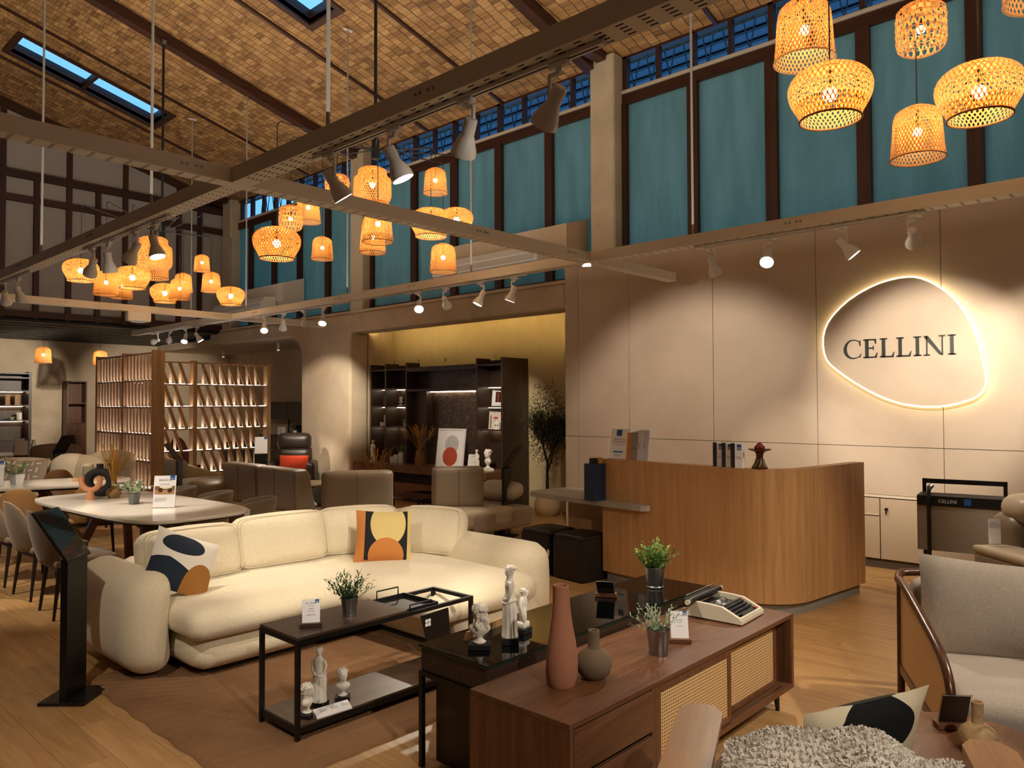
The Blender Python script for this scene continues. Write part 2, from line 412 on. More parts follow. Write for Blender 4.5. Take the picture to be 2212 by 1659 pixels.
for k, (x0, x1, y0, y1, mul) in enumerate(SKY):
    w = None
    for (a0, a1, b0, b1) in ((x0-.09, x1+.09, y0-.09, y0), (x0-.09, x1+.09, y1, y1+.09), (x0-.09, x0, y0, y1), (x1, x1+.09, y0, y1)):
        gg = G().prism([(a0, cz(a0)-.03), (a1, cz(a1)-.03), (a1, cz(a1)+.2), (a0, cz(a0)+.2)], b0, b1, 'y')
        if w is None: w = struct(gg.make('window_%d' % (k+1), DKWOODX, ang=0))
        else: gg.make('window_frame', DKWOODX, w, ang=0)
    for mx in mul: G().prism([(mx-.03, cz(mx)+.0), (mx+.03, cz(mx)), (mx+.03, cz(mx)+.1), (mx-.03, cz(mx)+.1)], y0, y1, 'y').make('glazing_bar', DKWOODX, w, ang=0)
    pts = [x0]+mul+[x1]
    for a, c in zip(pts, pts[1:]):
        G().prism([(a+.005, cz(a)+.12), (c-.005, cz(c)+.12), (c-.005, cz(c)+.126), (a+.005, cz(a)+.126)], y0, y1, 'y').make('pane', SKYG, w, ang=0)

# ------------------------------------------------------------------ gable end wall: timber grid with pale fabric panels
FABP = fabric('acoustic_panel', 'A8A3A0', '9C9794', 60, 0.2, 0.95, 1.5, 0)
gw = struct(G().prism([(-6, 3.36), (8.6, 3.36), (8.6, cz(8.6)), (-6, cz(-6))], 16.9, 17.0, 'y').make('wall_gable', plain('gable_back', '2B160C', 0.8), ang=0))
posts = [1.69, 2.25, 2.81, 3.37, 3.93, 4.5, 5.07, 5.61, 6.14, 6.71, 7.27, 7.74, 8.36]
YG = 16.78
for i, x in enumerate(posts):
    top = cz(x)-.02 if i % 2 == 0 else 6.06
    G().box(x-.047, x+.047, YG, 16.92, 3.36, top).make('post', DKWOOD, gw, ang=0)
for i in (5, 7, 9, 11): pass
for z0, z1, yy in ((3.38, 3.5, YG+.004), (5.6, 5.72, YG+.003), (6.06, 6.2, YG-.01)):
    G().box(1.4, 8.42, yy, 16.93, z0, z1).make('rail', DKWOODX, gw, ang=0)
G().prism([(1.4, cz(1.4)-.16), (8.42, cz(8.42)-.16), (8.42, cz(8.42)-.0), (1.4, cz(1.4)-.0)], YG-.02, 16.93, 'y').make('verge_beam', DKWOODX, gw, ang=0)
for a, c in zip(posts, posts[1:]):
    G().box(a+.05, c-.05, 16.84, 16.9, 3.505, 5.595, 0.004).make('panel', FABP, gw, ang=0)
    if c <= 8.4: G().box(a+.05, c-.05, 16.84, 16.9, 5.725, 6.055, 0.004).make('panel', FABP, gw, ang=0)
for i in range(0, 12, 2):
    a, c = posts[i]+.05, posts[min(i+2, 12)]-.05
    ta, tc_ = cz(a)-.17, cz(c)-.17
    if tc_ > 6.25: G().prism([(a, 6.205), (c, 6.205), (c, tc_), (a, ta)], 16.84, 16.9, 'y').make('panel', FABP, gw, ang=0)
# dark boarded soffit running back from the gable to the far wall
so = struct(G().box(-3, 9.2, 16.85, 20.4, 3.34, 3.6).make('trim_1', plain('soffit_void', '0A0908', 0.9), ang=0))
BOARD = wood('black_boards', '100E0D', '171412', '201C1A', 'x', 0.55)
for k in range(9): G().box(-3, 8.2, 16.86+k*.39, 16.86+k*.39+.375, 3.3-.012*k, 3.35, 0.004).make('board', BOARD, so, ang=0)

# ------------------------------------------------------------------ far wall, alcove, side walls out of view
struct(G().box(-3.1, 10.3, 20.3, 20.5, 0, 3.5).make('wall_far', WALLM, ang=0))
struct(G().box(10.2, 10.4, 13.2, 20.3, 0, 3.4).make('wall_alcove', WALLM, ang=0))
struct(G().box(8.23, 10.3, 13.2, 20.3, 3.06, 3.2).make('ceiling_alcove', WALLM, ang=0))
struct(G().box(-6.2, -6, -4, 20.6, 0, 10.4).make('wall_left', WALLM, ang=0))
struct(G().box(-6, 11, -4.2, -4, 0, 10.4).make('wall_front', WALLM, ang=0))
struct(G().box(-6.1, -3, 16.9, 17.1, 0, 3.4).make('wall_side', WALLM, ang=0))

# ------------------------------------------------------------------ right wall: stone panels, niche, pillar with rounded arch, bulkhead
XW = 8.22
wr = struct(G().box(XW+.02, 8.6, -4, 6.62, 0, 3.6).make('wall_right', plain('panel_joint', '5E5144', 0.9), ang=0))
pj = [-3.0, -1.8, -.5, .72, 1.943, 3.151, 4.372, 5.563, 6.391, 6.62]
for a, c in zip(pj, pj[1:]):
    lo = 0.0 if not (1.9 < a < 2.0) else 0.0
    G().box(XW, XW+.02, a+.003, c-.003, 1.236, 3.6, 0.0).make('panel', PANELM, wr, ang=0)
    if c < 1.95 or a > 3.1: G().box(XW, XW+.02, a+.003, c-.003, 0.0, 1.23, 0.0).make('panel', PANELM, wr, ang=0)
    else: G().box(XW, XW+.02, a+.003, c-.003, 0.745, 1.23, 0.0).make('panel', PANELM, wr, ang=0)
struct(G().box(9.25, 9.45, 6.3, 12.2, 0, 3.6).make('wall_niche', plaster('niche_wall', 'B8A67F', 'CDBC96'), ang=0))
struct(G().box(8.6, 9.25, 6.5, 6.618, 0, 3.5).make('wall_niche_side', WALLM, ang=0))
arch = [(11.7, 0), (13.36, 0), (13.36, 2.6)]
for k in range(1, 9):
    t = k/8*PI/2; arch.append((13.36+.42*(1-math.cos(t)), 2.6+.42*math.sin(t)))
arch += [(17.3, 3.06), (17.3, 3.36), (6.62, 3.36), (6.62, 3.0), (11.7, 3.0)]
gp = G().prism(arch, XW, XW+.42, 'x')
pil = struct(gp.make('wall_bulkhead', WALLM, ang=30))
bv = pil.modifiers.new('soft_edges', 'BEVEL'); bv.width = 0.05; bv.segments = 4; bv.limit_method = 'ANGLE'; bv.angle_limit = math.radians(50)
struct(G().box(XW+.42, 10.2, 11.7, 13.36, 0, 3.06).make('wall_pillar', WALLM, ang=0))
struct(G().box(XW+.42, 9.3, 6.62, 11.7, 3.3, 3.4).make('ceiling_niche', WALLM, ang=0))
struct(G().box(XW+.0, 8.62, 6.62, 17.3, 3.355, 3.40).make('trim_2', WALLM, ang=0))
# LED strip hidden on top of the niche soffit
led = G().box(XW+.36, XW+.405, 6.7, 11.62, 3.005, 3.015)
tag(thing('niche_light_strip', 'warm light strip hidden along the top of the wall niche', 'light', (0, 0, 0)))
ls = bpy.data.objects['niche_light_strip']
LEDW = emit('led_warm', 'FFDE96', 28.0)
G().box(XW+.38, XW+.415, 6.66, 11.66, 3.02, 3.035).make('diffuser', emit('led_cove', 'FFD98A', 60.0), ls, ang=0)
G().box(XW+.36, XW+.42, 6.66, 11.66, 3.005, 3.02).make('base', WHITEM, ls, ang=0)

# cupboards let into the right wall, below the panels
cb = thing('wall_cupboard', 'low flush cupboard built into the beige panelled wall right of the reception desk', 'cupboard', (XW, 2.55, 0))
CUPM = plain('cupboard_laminate', 'B7A68F', 0.55)
G().box(.02, .3, -.62, .6, 0.09, .73).make('carcass', plain('cup_dark', '3A3128', 0.9), cb, ang=0)
G().box(.02, .1, -.62, .6, 0, .09).make('plinth', plain('plinth_grey', '8D8375', 0.7), cb, ang=0)
G().box(-.004, .02, -.62, .6, .715, .74, .002).make('top_trim', plain('pale_trim', 'D3C7B4', 0.5), cb, ang=0)
for a, c, z0, z1, nme in ((-.615, -.02, .095, .705, 'door'), (-.01, .59, .095, .53, 'door'), (-.01, .59, .545, .705, 'drawer')):
    d = G().box(-.001, .02, a, c, z0, z1, .002).make(nme, CUPM, cb, ang=0)
    if nme == 'door' and c < 0:
        G().cyl((-.02, -.08, .6), (0, -.08, .6), .016, n=12).make('lock', BLACK, d)
        G().box(-.024, -.016, -.085, -.075, .55, .6).make('key', BLACK, d, ang=0)
    if nme == 'drawer': G().box(-.012, 0, a, c, .535, .545).make('handle', plain('pale_trim', 'D3C7B4', 0.5), d, ang=0)

# ------------------------------------------------------------------ frosted window bays, clerestory, columns
XG = 8.45
def frost():
    m = bpy.data.materials.new('frosted_glass'); m.use_nodes = True; n = m.node_tree; b = n.nodes['Principled BSDF']
    v = coord(n, (1, 3, .5)); f = noise(n, v, 1.6, 6, .65)
    c = ramp(n, f, [(.3, '7FA6A4'), (.7, '98BDBA')]); n.links.new(c, b.inputs['Base Color']); b.inputs['Roughness'].default_value = 0.16; b.inputs['Specular IOR Level'].default_value = 0.45
    tr = n.nodes.new('ShaderNodeBsdfTranslucent'); n.links.new(ramp(n, f, [(.3, '8FB5A8'), (.7, 'A6C8BC')]), tr.inputs[0])
    mx = n.nodes.new('ShaderNodeMixShader'); mx.inputs[0].default_value = 0.55; n.links.new(b.outputs[0], mx.inputs[1]); n.links.new(tr.outputs[0], mx.inputs[2])
    n.links.new(mx.outputs[0], n.nodes['Material Output'].inputs[0]); return m
FROST = frost(); WING = glassy('window_glass', 'EDF4F8', 0.0, 1.0, 1.05)
def bay(num, y0, y1, mull, zb):
    w = struct(G().box(XG-.03, XG+.09, y0, y1, 5.68, 5.82).make('window_%d' % num, DKWOODY, ang=0))
    G().box(XG-.06, XG+.05, y0, y1, 5.825, 5.868, .008).make('sill_strip', plain('pale_strip', 'BDB4A6', .6), w, ang=0)
    G().box(XG-.02, XG+.09, y0, y1, 6.30, 6.36).make('top_rail', DKWOODY, w, ang=0)
    G().box(XG-.03, XG+.09, y0, y1, zb, zb+.1).make('bottom_rail', DKWOODY, w, ang=0)
    ed = [y0+.035]+mull+[y1-.035]
    for k, y in enumerate(ed):
        hw = .035 if k in (0, len(ed)-1) else .07
        G().box(XG-.045, XG+.09, y-hw, y+hw, zb, 5.69).make('mullion', DKWOOD, w, ang=0)
        G().box(XG-.02, XG+.07, y-.03, y+.03, 5.86, 6.33).make('mullion', DKWOOD, w, ang=0)
    for a, c in zip(ed, ed[1:]):
        G().box(XG+.02, XG+.03, a+.03, c-.03, zb+.05, 5.7).make('frosted_pane', FROST, w, ang=0)
        m = (a+c)/2
        if c-a > .6: G().box(XG-.015, XG+.06, m-.025, m+.025, 5.86, 6.33).make('mullion', DKWOOD, w, ang=0)
        G().box(XG+.035, XG+.04, a, c, 5.87, 6.32).make('pane', WING, w, ang=0)
bay(3, -.9, 5.78, [-.37, .65, 1.67, 2.7, 3.715, 4.73], 3.5)
bay(4, 6.2, 11.35, [7.07, 8.09, 9.11, 10.12], 3.36)
bay(5, 11.75, 16.75, [12.75, 13.77, 14.78, 15.78], 3.36)
COLM = plaster('column_paint', 'B5A78F', 'C9BBA2', 2)
for k, (y0, y1) in enumerate(((5.79, 6.19), (11.36, 11.74), (16.35, 16.75))):
    struct(G().box(8.24, 8.62, y0, y1, 3.3, 6.36, .02).make('column_%d' % (k+1), COLM, ang=0))
    G().box(7.9, 8.3, y0+.12, y1-.12, 6.28, 6.5, .01).make('trim_bracket', DKWOODX, ang=0)['kind'] = 'structure'
# outside: canopy roof with lattice truss seen through the clerestory
OUTG = plain('canopy_grey', '5B6672', .8); OUTD = plain('truss_steel', '16181C', .6)
tr = thing('canopy_truss', 'dark steel lattice truss outside the high clerestory windows', 'truss', (9.35, 7, 6.9))
G().box(-.03, .03, -8, 10, .12, .26).make('top_chord', OUTD, tr, ang=0)
G().box(-.03, .03, -8, 10, -.62, -.58).make('bottom_chord', OUTD, tr, ang=0)
g = G()
for k in range(60):
    y = -8+k*.3; g.bar((0, y, -.6), (0, y+.15, .14), .014, .014); g.bar((0, y+.15, .14), (0, y+.3, -.6), .014, .014)
tag(g.make('lattice', OUTD, tr, ang=0), kind='stuff')
cr = struct(G().prism([(9.5, 7.0), (12.5, 7.75), (12.5, 7.8), (9.5, 7.05)], -2, 18, 'y').make('roof_canopy', OUTG, ang=0))
for x in (10.0, 10.7, 11.4, 12.1): G().box(x-.04, x+.04, -2, 18, 6.98+(x-9.5)*.25-.02, 6.98+(x-9.5)*.25+.03).make('purlin', OUTD, cr, ang=0)

# ------------------------------------------------------------------ suspended white steel beams with slots, rods, tracks
ZB = 3.1
SLOT = plain('slot_dark', '14110E', 0.9)
def beam(name, label, boxes, slots, splices, along):
    t = thing('ceiling_beam', label, 'beam', (0, 0, ZB), group=None)
    for k, b in enumerate(boxes): G().box(*b, 0, .1, .002).make('channel', WHITEM, t, ang=0)
    g = G()
    for (a, c, step, fix, ln) in slots:
        p = a
        while p < c:
            for j in range(4):
                o = fix+.022+j*.028
                if along == 'y': g.box(o-.0035, o+.0035, p, p+ln, -.0012, .004)
                else: g.box(p, p+ln, o-.0035, o+.0035, -.0012, .004)
            p += step
    tag(g.make('slots', SLOT, t, ang=0), kind='stuff')
    for (x, y) in splices:
        for d in (-.1, -.065, -.01, .025):
            if along == 'y': G().cyl((x, y+d, .055), (x-.006, y+d, .055), .008, n=8).make('bolt', STEEL, t)
            else: G().cyl((x+d, y, .055), (x+d, y-.006, .055), .008, n=8).make('bolt', STEEL, t)
    return t
A1x, A2x, B1y, B2y = 2.32, 6.09, 4.59, 12.05
beam('a', 'long white slotted steel beam crossing from the upper middle of the ceiling down to the gable', [(A1x, A1x+.13, -2, 16.2)], [(-1, 4.5, .1, A1x, .035), (4.75, 15.5, .1, A1x, .014)], [(A1x, 2.75), (A1x, 7.2), (A1x, 9.3)], 'y')
beam('b', 'white slotted steel beam hung parallel to the panelled wall above the reception desk', [(A2x, A2x+.13, -2, 16.3)], [(-1, 15.5, .1, A2x, .02)], [(A2x, 2.55), (A2x, 7.4), (A2x, 9.0), (A2x, 11.3), (A2x, 13.9)], 'y')
beam('c', 'white slotted cross beam nearest the camera, its free end stopping short of the beige wall', [(-3, A1x, B1y, B1y+.12), (A1x+.13, A2x, B1y, B1y+.12), (A2x+.13, 7.77, B1y, B1y+.12)], [(-1, 2.25, .1, B1y, .02), (2.5, 6.0, .1, B1y, .02), (6.3, 7.7, .06, B1y, .008)], [(4.62, B1y), (2.1, B1y), (5.85, B1y)], 'x')
b2 = beam('d', 'far white cross beam below the bamboo lamps, lit white along its underside', [(-3, A1x, B2y, B2y+.12), (A1x+.13, A2x, B2y, B2y+.12), (A2x+.13, 7.95, B2y, B2y+.12)], [(-1, 2.2, .1, B2y, .02)], [(3.6, B2y), (5.9, B2y)], 'x')
rod_y = {A1x+.06: (3.6, 6.0, 8.72, 1.2), A2x+.06: (13.69, 11.66, 8.82, 6.35, 3.46)}
WORD = {0: 'nearest', 1: 'next', 2: 'third', 3: 'fourth', 4: 'fifth'}
for x, yy in rod_y.items():
    for k, y in enumerate(sorted(yy)):
        which = 'long middle beam' if x < 3 else 'beam beside the panelled wall'
        t = thing('hanging_rod', 'thin grey hanging rod, %s along the %s' % (ORD[k], which), 'rod', (x, y, 3.2), group='rods holding the beams')
        L = cz(x)-3.2
        G().cyl((0, 0, 0), (0, 0, L-.005), .011, n=8).make('rod', plain('rod_grey', '9A9792', .5), t)
        G().box(-.07, .07, -.02, .02, L-.03, L-.012).make('bracket', LAMPW, t, ang=0)
def rail(label, x, y0, y1):
    t = thing('light_track', label, 'track', (x, y0, ZB), group='white lighting tracks')
    G().box(-.017, .017, 0, y1-y0, -.022, -.0015, .002).make('rail', LAMPW, t, ang=0)
    G().box(-.004, .004, .03, y1-y0-.12, -.0235, -.02).make('slot', SLOT, t, ang=0)
    G().box(-.019, .019, y1-y0-.1, y1-y0, -.03, -.0015, .002).make('feed_box', LAMPW, t, ang=0)
rail('white lighting track under the long middle beam carrying the four largest spotlights', A1x+.07, 1.72, 3.75)
rail('white lighting track under the long middle beam beside the left lamp cluster', A1x+.07, 5.7, 7.5)
rail('white lighting track at the far visible end of the long middle beam', A1x+.07, 9.1, 10.6)
rail('white lighting track above the reception desk', A2x+.07, 1.55, 3.45)
rail('white lighting track in front of the lit wall niche', A2x+.07, 5.5, 7.55)
rail('white lighting track before the rounded pillar', A2x+.07, 9.2, 11.35)
rail('white lighting track on the far stub of the wall-side beam', A2x+.07, 13.2, 15.45)
t = thing('emergency_light', 'white box light fixed under the far cross beam', 'light', (4.62, B2y+.05, ZB))
G().box(-.17, .17, -.06, .06, -.14, -.001, .006).make('housing', LAMPW, t, ang=0); G().lathe([(.0, -.16), (.1, -.155), (.14, -.14)], 16).make('lens', plain('lens_cool', 'DDE6EA', .3), t)
t = thing('smoke_detector', 'round white smoke detector under the beam crossing above the reception desk', 'detector', (6.12, 4.64, ZB))
G().lathe([(0, -.045), (.045, -.043), (.055, -.03), (.055, -.001)], 20).make('housing', LAMPW, t)

# ------------------------------------------------------------------ track spotlights
LENS = emit('lamp_lens', 'FFF0D8', 22.0)
def spotlight(label, x, y, aim, watts=0, deg=38, swing=1, col=(1, .86, .68)):
    t = thing('track_spotlight', label, 'spotlight', (x, y, ZB), group='white track spotlights')
    G().box(-.018, .018, -.05, .05, -.045, -.0235, .004).make('adaptor', LAMPW, t, ang=0)
    s = swing*.03
    g = G().cyl((0, 0, -.045), (0, 0, -.062), .014, n=10); g.bar((0, -.008, -.066), (0, s*1.7, -.066), .02, .016, bev=.003); g.bar((0, s*1.6, -.062), (0, s*1.6, -.165), .018, .014, (0, 1, 0), bev=.003)
    g.make('bracket', LAMPW, t, ang=30)
    P = Vector((0, s*1.6-swing*.03, -.165)); d = (Vector(aim)-Vector((x, y, ZB))-P).normalized()
    q = d.to_track_quat('Z', 'Y').to_matrix().to_4x4(); q.translation = P
    G().lathe([(0, -.052), (.026, -.05), (.031, -.044), (.031, .03), (.036, .038), (.059, .098), (.06, .125), (.055, .126), (.052, .118)], 20, q, caps=False).make('lamp_housing', LAMPW, t)
    G().lathe([(0, .116), (.053, .116)], 20, q, caps=False).make('lens', LENS, t, norm=False)
    if watts: spot(Vector((x, y, ZB))+P+d*.14, aim, watts, deg, .6, col, .03)
WS = 95
D1 = (('nearest of the four large white spotlights, head hanging down and turned away', 1.95, (3.0, 4.6, 0.3), 1), ('second large white spotlight along the long beam, turned away', 2.5, (3.3, 4.5, .4), -1),
      ('third large white spotlight, its bright lens turned to the camera', 3.02, (3.3, 2.35, .5), 1), ('fourth large white spotlight, beside the three-tier bamboo lamp', 3.6, (4.0, 3.1, .5), -1))
for lb, y, aim, s in D1: spotlight(lb, A1x+.07, y, aim, WS*.85, 42, s)
D2 = (('white spotlight covering the middle of the left bamboo cluster, lens aimed down', 5.95, (2.7, 5.3, .5), 1), ('white spotlight turned sideways, left of the tiered bamboo lamp', 6.35, (1.7, 8.4, 0), -1),
      ('white spotlight with a lit lens above the dome-shaped bamboo lamps', 6.9, (2.85, 7.2, .75), 1), ('white spotlight hanging in front of the leftmost bowl-shaped bamboo lamp', 7.3, (2.5, 9.6, .7), -1),
      ('white spotlight near the far cross beam turned to the right', 9.55, (3.4, 10.2, .7), 1), ('white spotlight cut by the frame edge at the far cross beam', 10.1, (3.4, 12.4, .8), -1))
for lb, y, aim, s in D2: spotlight(lb, A1x+.07, y, aim, WS, 40, s)
D3 = (('first', 1.62, (8.19, 2.05, 1.9), 1.8, 1), ('second', 2.16, (6.9, .4, .6), .9, -1), ('third', 2.74, (3.6, 2.0, .5), .9, 1), ('fourth', 3.3, (7.6, 3.2, .9), .7, -1))
for w, y, aim, k, s in D3: spotlight('%s white spotlight from the frame edge on the track above the reception desk' % w, A2x+.07, y, aim, WS*k, 58, s)
D4 = (('first', 5.67, (5.7, 6.5, .4), .9, 1), ('second', 6.2, (5.2, 7.0, .4), .9, -1), ('third', 6.8, (8.9, 8.6, 1.2), 1.8, 1), ('fourth', 7.32, (4.4, 5.2, .5), .9, -1))
for w, y, aim, k, s in D4: spotlight('%s white spotlight from the desk side on the track in front of the lit niche' % w, A2x+.07, y, aim, WS*k, 38, s)
D5 = (('first', 9.4, (4.9, 8.2, .5), .8, 1), ('second', 9.95, (8.2, 12.4, 1.6), 3.0, -1), ('third', 10.5, (7.2, 12.4, .5), .9, 1), ('fourth', 11.1, (5.0, 9.2, .5), .8, -1))
for w, y, aim, k, s in D5: spotlight('%s white spotlight from the niche on the track before the rounded pillar' % w, A2x+.07, y, aim, WS*k, 38, s)
D6 = (('first', 13.45, (7.5, 12.6, .4), 2.0, 1), ('second', 13.95, (5.0, 12.6, .5), 2.0, -1), ('third', 14.6, (8.0, 20, 1.6), 3.5, 1), ('fourth', 15.2, (4.5, 20.2, 1.8), 4.0, -1))
for w, y, aim, k, s in D6: spotlight('%s small white spotlight from the pillar on the far track above the oak screens' % w, A2x+.07, y, aim, WS*k, 44, s)
# small cylinder downlights under the bulkhead
for k, (y, x) in enumerate(((11.95, 8.1), (14.2, 8.75), (15.4, 8.9), (18.6, 9.2))):
    t = thing('cylinder_downlight', 'small white cylinder downlight, %s from the lit niche, under the beige bulkhead' % ORD[k], 'downlight', (x, y, 3.055), group='cylinder downlights under the bulkhead')
    if k == 0: t.location = (8.45, 11.9, 2.99); 
    G().cyl((0, 0, 0), (0, 0, -.16), .036, n=14).make('tube', LAMPW, t); G().lathe([(0, -.161), (.03, -.161)], 12, caps=False).make('lens', emit('lens_soft', 'FFE2B0', 4.0), t, norm=False)

# ------------------------------------------------------------------ woven bamboo lamps
def bamboo():
    m = bpy.data.materials.new('bamboo_weave'); m.use_nodes = True; n = m.node_tree; b = n.nodes['Principled BSDF']
    f = noise(n, coord(n), 30, 3); n.links.new(ramp(n, f, [(.3, 'C48A45'), (.7, 'DDB070')]), b.inputs['Base Color']); b.inputs['Roughness'].default_value = .6
    tr = n.nodes.new('ShaderNodeBsdfTranslucent'); tr.inputs[0].default_value = lin('E0913C'); mx = n.nodes.new('ShaderNodeMixShader'); mx.inputs[0].default_value = .4
    n.links.new(b.outputs[0], mx.inputs[1]); n.links.new(tr.outputs[0], mx.inputs[2]); n.links.new(mx.outputs[0], n.nodes['Material Output'].inputs[0]); return m
BAMB = bamboo(); BULB = emit('bulb_glow', 'FFE3B0', 75.0); RIMM = plain('rim_cane', '8A5E30', .7)
SHADES = {
 'bowl': ([(.10, .66), (.24, .655), (.36, .61), (.455, .53), (.5, .42), (.485, .30), (.44, .2), (.39, .12), (.365, .06), (.36, 0)], 46, 1.15, .33),
 'bell': ([(.15, 1.06), (.17, 1.02), (.30, 1.0), (.39, .93), (.43, .82), (.45, .6), (.465, .35), (.485, .12), (.5, 0)], 44, 1.3, .55),
 'drum': ([(.2, 1.02), (.40, 1.0), (.47, .93), (.5, .8), (.5, .55), (.5, .3), (.49, .15), (.43, .05), (.34, 0)], 22, .9, .5),
 'tier': ([(.1, 1.2), (.3, 1.19), (.38, 1.14), (.38, .98), (.44, .95), (.5, .9), (.5, .65), (.5, .4), (.46, .34), (.40, .3), (.40, .15), (.40, 0)], 46, 1.5, .75),
 'cyl': ([(.15, 1.35), (.30, 1.32), (.38, 1.24), (.41, 1.0), (.44, .6), (.47, .25), (.5, 0)], 44, 1.6, .6)}
def resample(prof, m):
    L = [0]
    for a, c in zip(prof, prof[1:]): L.append(L[-1]+math.hypot(a[0]-c[0], a[1]-c[1]))
    out = []
    for k in range(m+1):
        s = L[-1]*k/m; i = max(j for j in range(len(L)) if L[j] <= s+1e-9); i = min(i, len(prof)-2)
        u = (s-L[i])/(L[i+1]-L[i]); out.append((prof[i][0]+u*(prof[i+1][0]-prof[i][0]), prof[i][1]+u*(prof[i+1][1]-prof[i][1])))
    return out
SH = {}
def shade(kind):
    if kind in SH: return SH[kind]
    prof, n, turns, bz = SHADES[kind]; pr = resample(prof, 16); g = G(); tot = turns*1.0
    for sgn in (1, -1):
        for k in range(n):
            prev = None
            for i, (r, z) in enumerate(pr):
                a = 2*PI*k/n+sgn*tot*i/16; hw = (.30 if kind != 'drum' else .2)*2*PI*max(r, .25)/n*.5*1.35; rr = r+sgn*.0025
                da = hw/max(r, .05)
                P = (g.b.verts.new((rr*math.cos(a-da), rr*math.sin(a-da), z)), g.b.verts.new((rr*math.cos(a+da), rr*math.sin(a+da), z)))
                if prev: g.b.faces.new((prev[0], prev[1], P[1], P[0]))
                prev = P
    if kind == 'drum':
        for i in range(2, 16, 2):
            r, z = pr[i]
            pts = [(r*1.004*math.cos(2*PI*k/28), r*1.004*math.sin(2*PI*k/28), z) for k in range(28)]; g.tube(pts, .012, 4, True)
    w = g.make('weave', BAMB, None, ang=60, norm=False); wm = w.data; bpy.data.objects.remove(w)
    r0 = prof[-1][0]; g = G().tube([(r0*math.cos(2*PI*k/32), r0*math.sin(2*PI*k/32), .012) for k in range(32)], .013, 6, True); o = g.make('rim', RIMM); rm = o.data; bpy.data.objects.remove(o)
    r1, z1 = prof[1]; o = G().lathe([(0, z1+.035), (r1*.55, z1+.03), (r1*.6, z1-.01), (0, z1-.012)], 16).make('collar', BAMB); cm = o.data; bpy.data.objects.remove(o)
    bm = G(); r = bmesh.ops.create_uvsphere(bm.b, u_segments=12, v_segments=8, radius=.085, matrix=Matrix.Translation((0, 0, bz))); o = bm.make('bulb', BULB); bl = o.data; bpy.data.objects.remove(o)
    o = G().cyl((0, 0, bz+.07), (0, 0, z1), .025, n=8).make('lamp_holder', BLACK); hl = o.data; bpy.data.objects.remove(o)
    SH[kind] = (wm, rm, cm, bl, hl, z1); return SH[kind]
def pendant(kind, label, x, y, z, dia, top, group='woven bamboo pendant lamps', tilt=(0, 0)):
    wm, rm, cm, bl, hl, z1 = shade(kind)
    t = thing('bamboo_pendant', label, 'pendant lamp', (x, y, z), rnd.uniform(0, 6), group); t.scale = (dia, dia, dia)
    put('weave', wm, t); put('rim', rm, t); put('collar', cm, t); put('bulb', bl, t); put('lamp_holder', hl, t)
    G().cyl((0, 0, z1), (0, 0, (top-z)/dia), .004/dia, n=6).make('cord', BLACKM, t)
    return t
HUB = 4.3
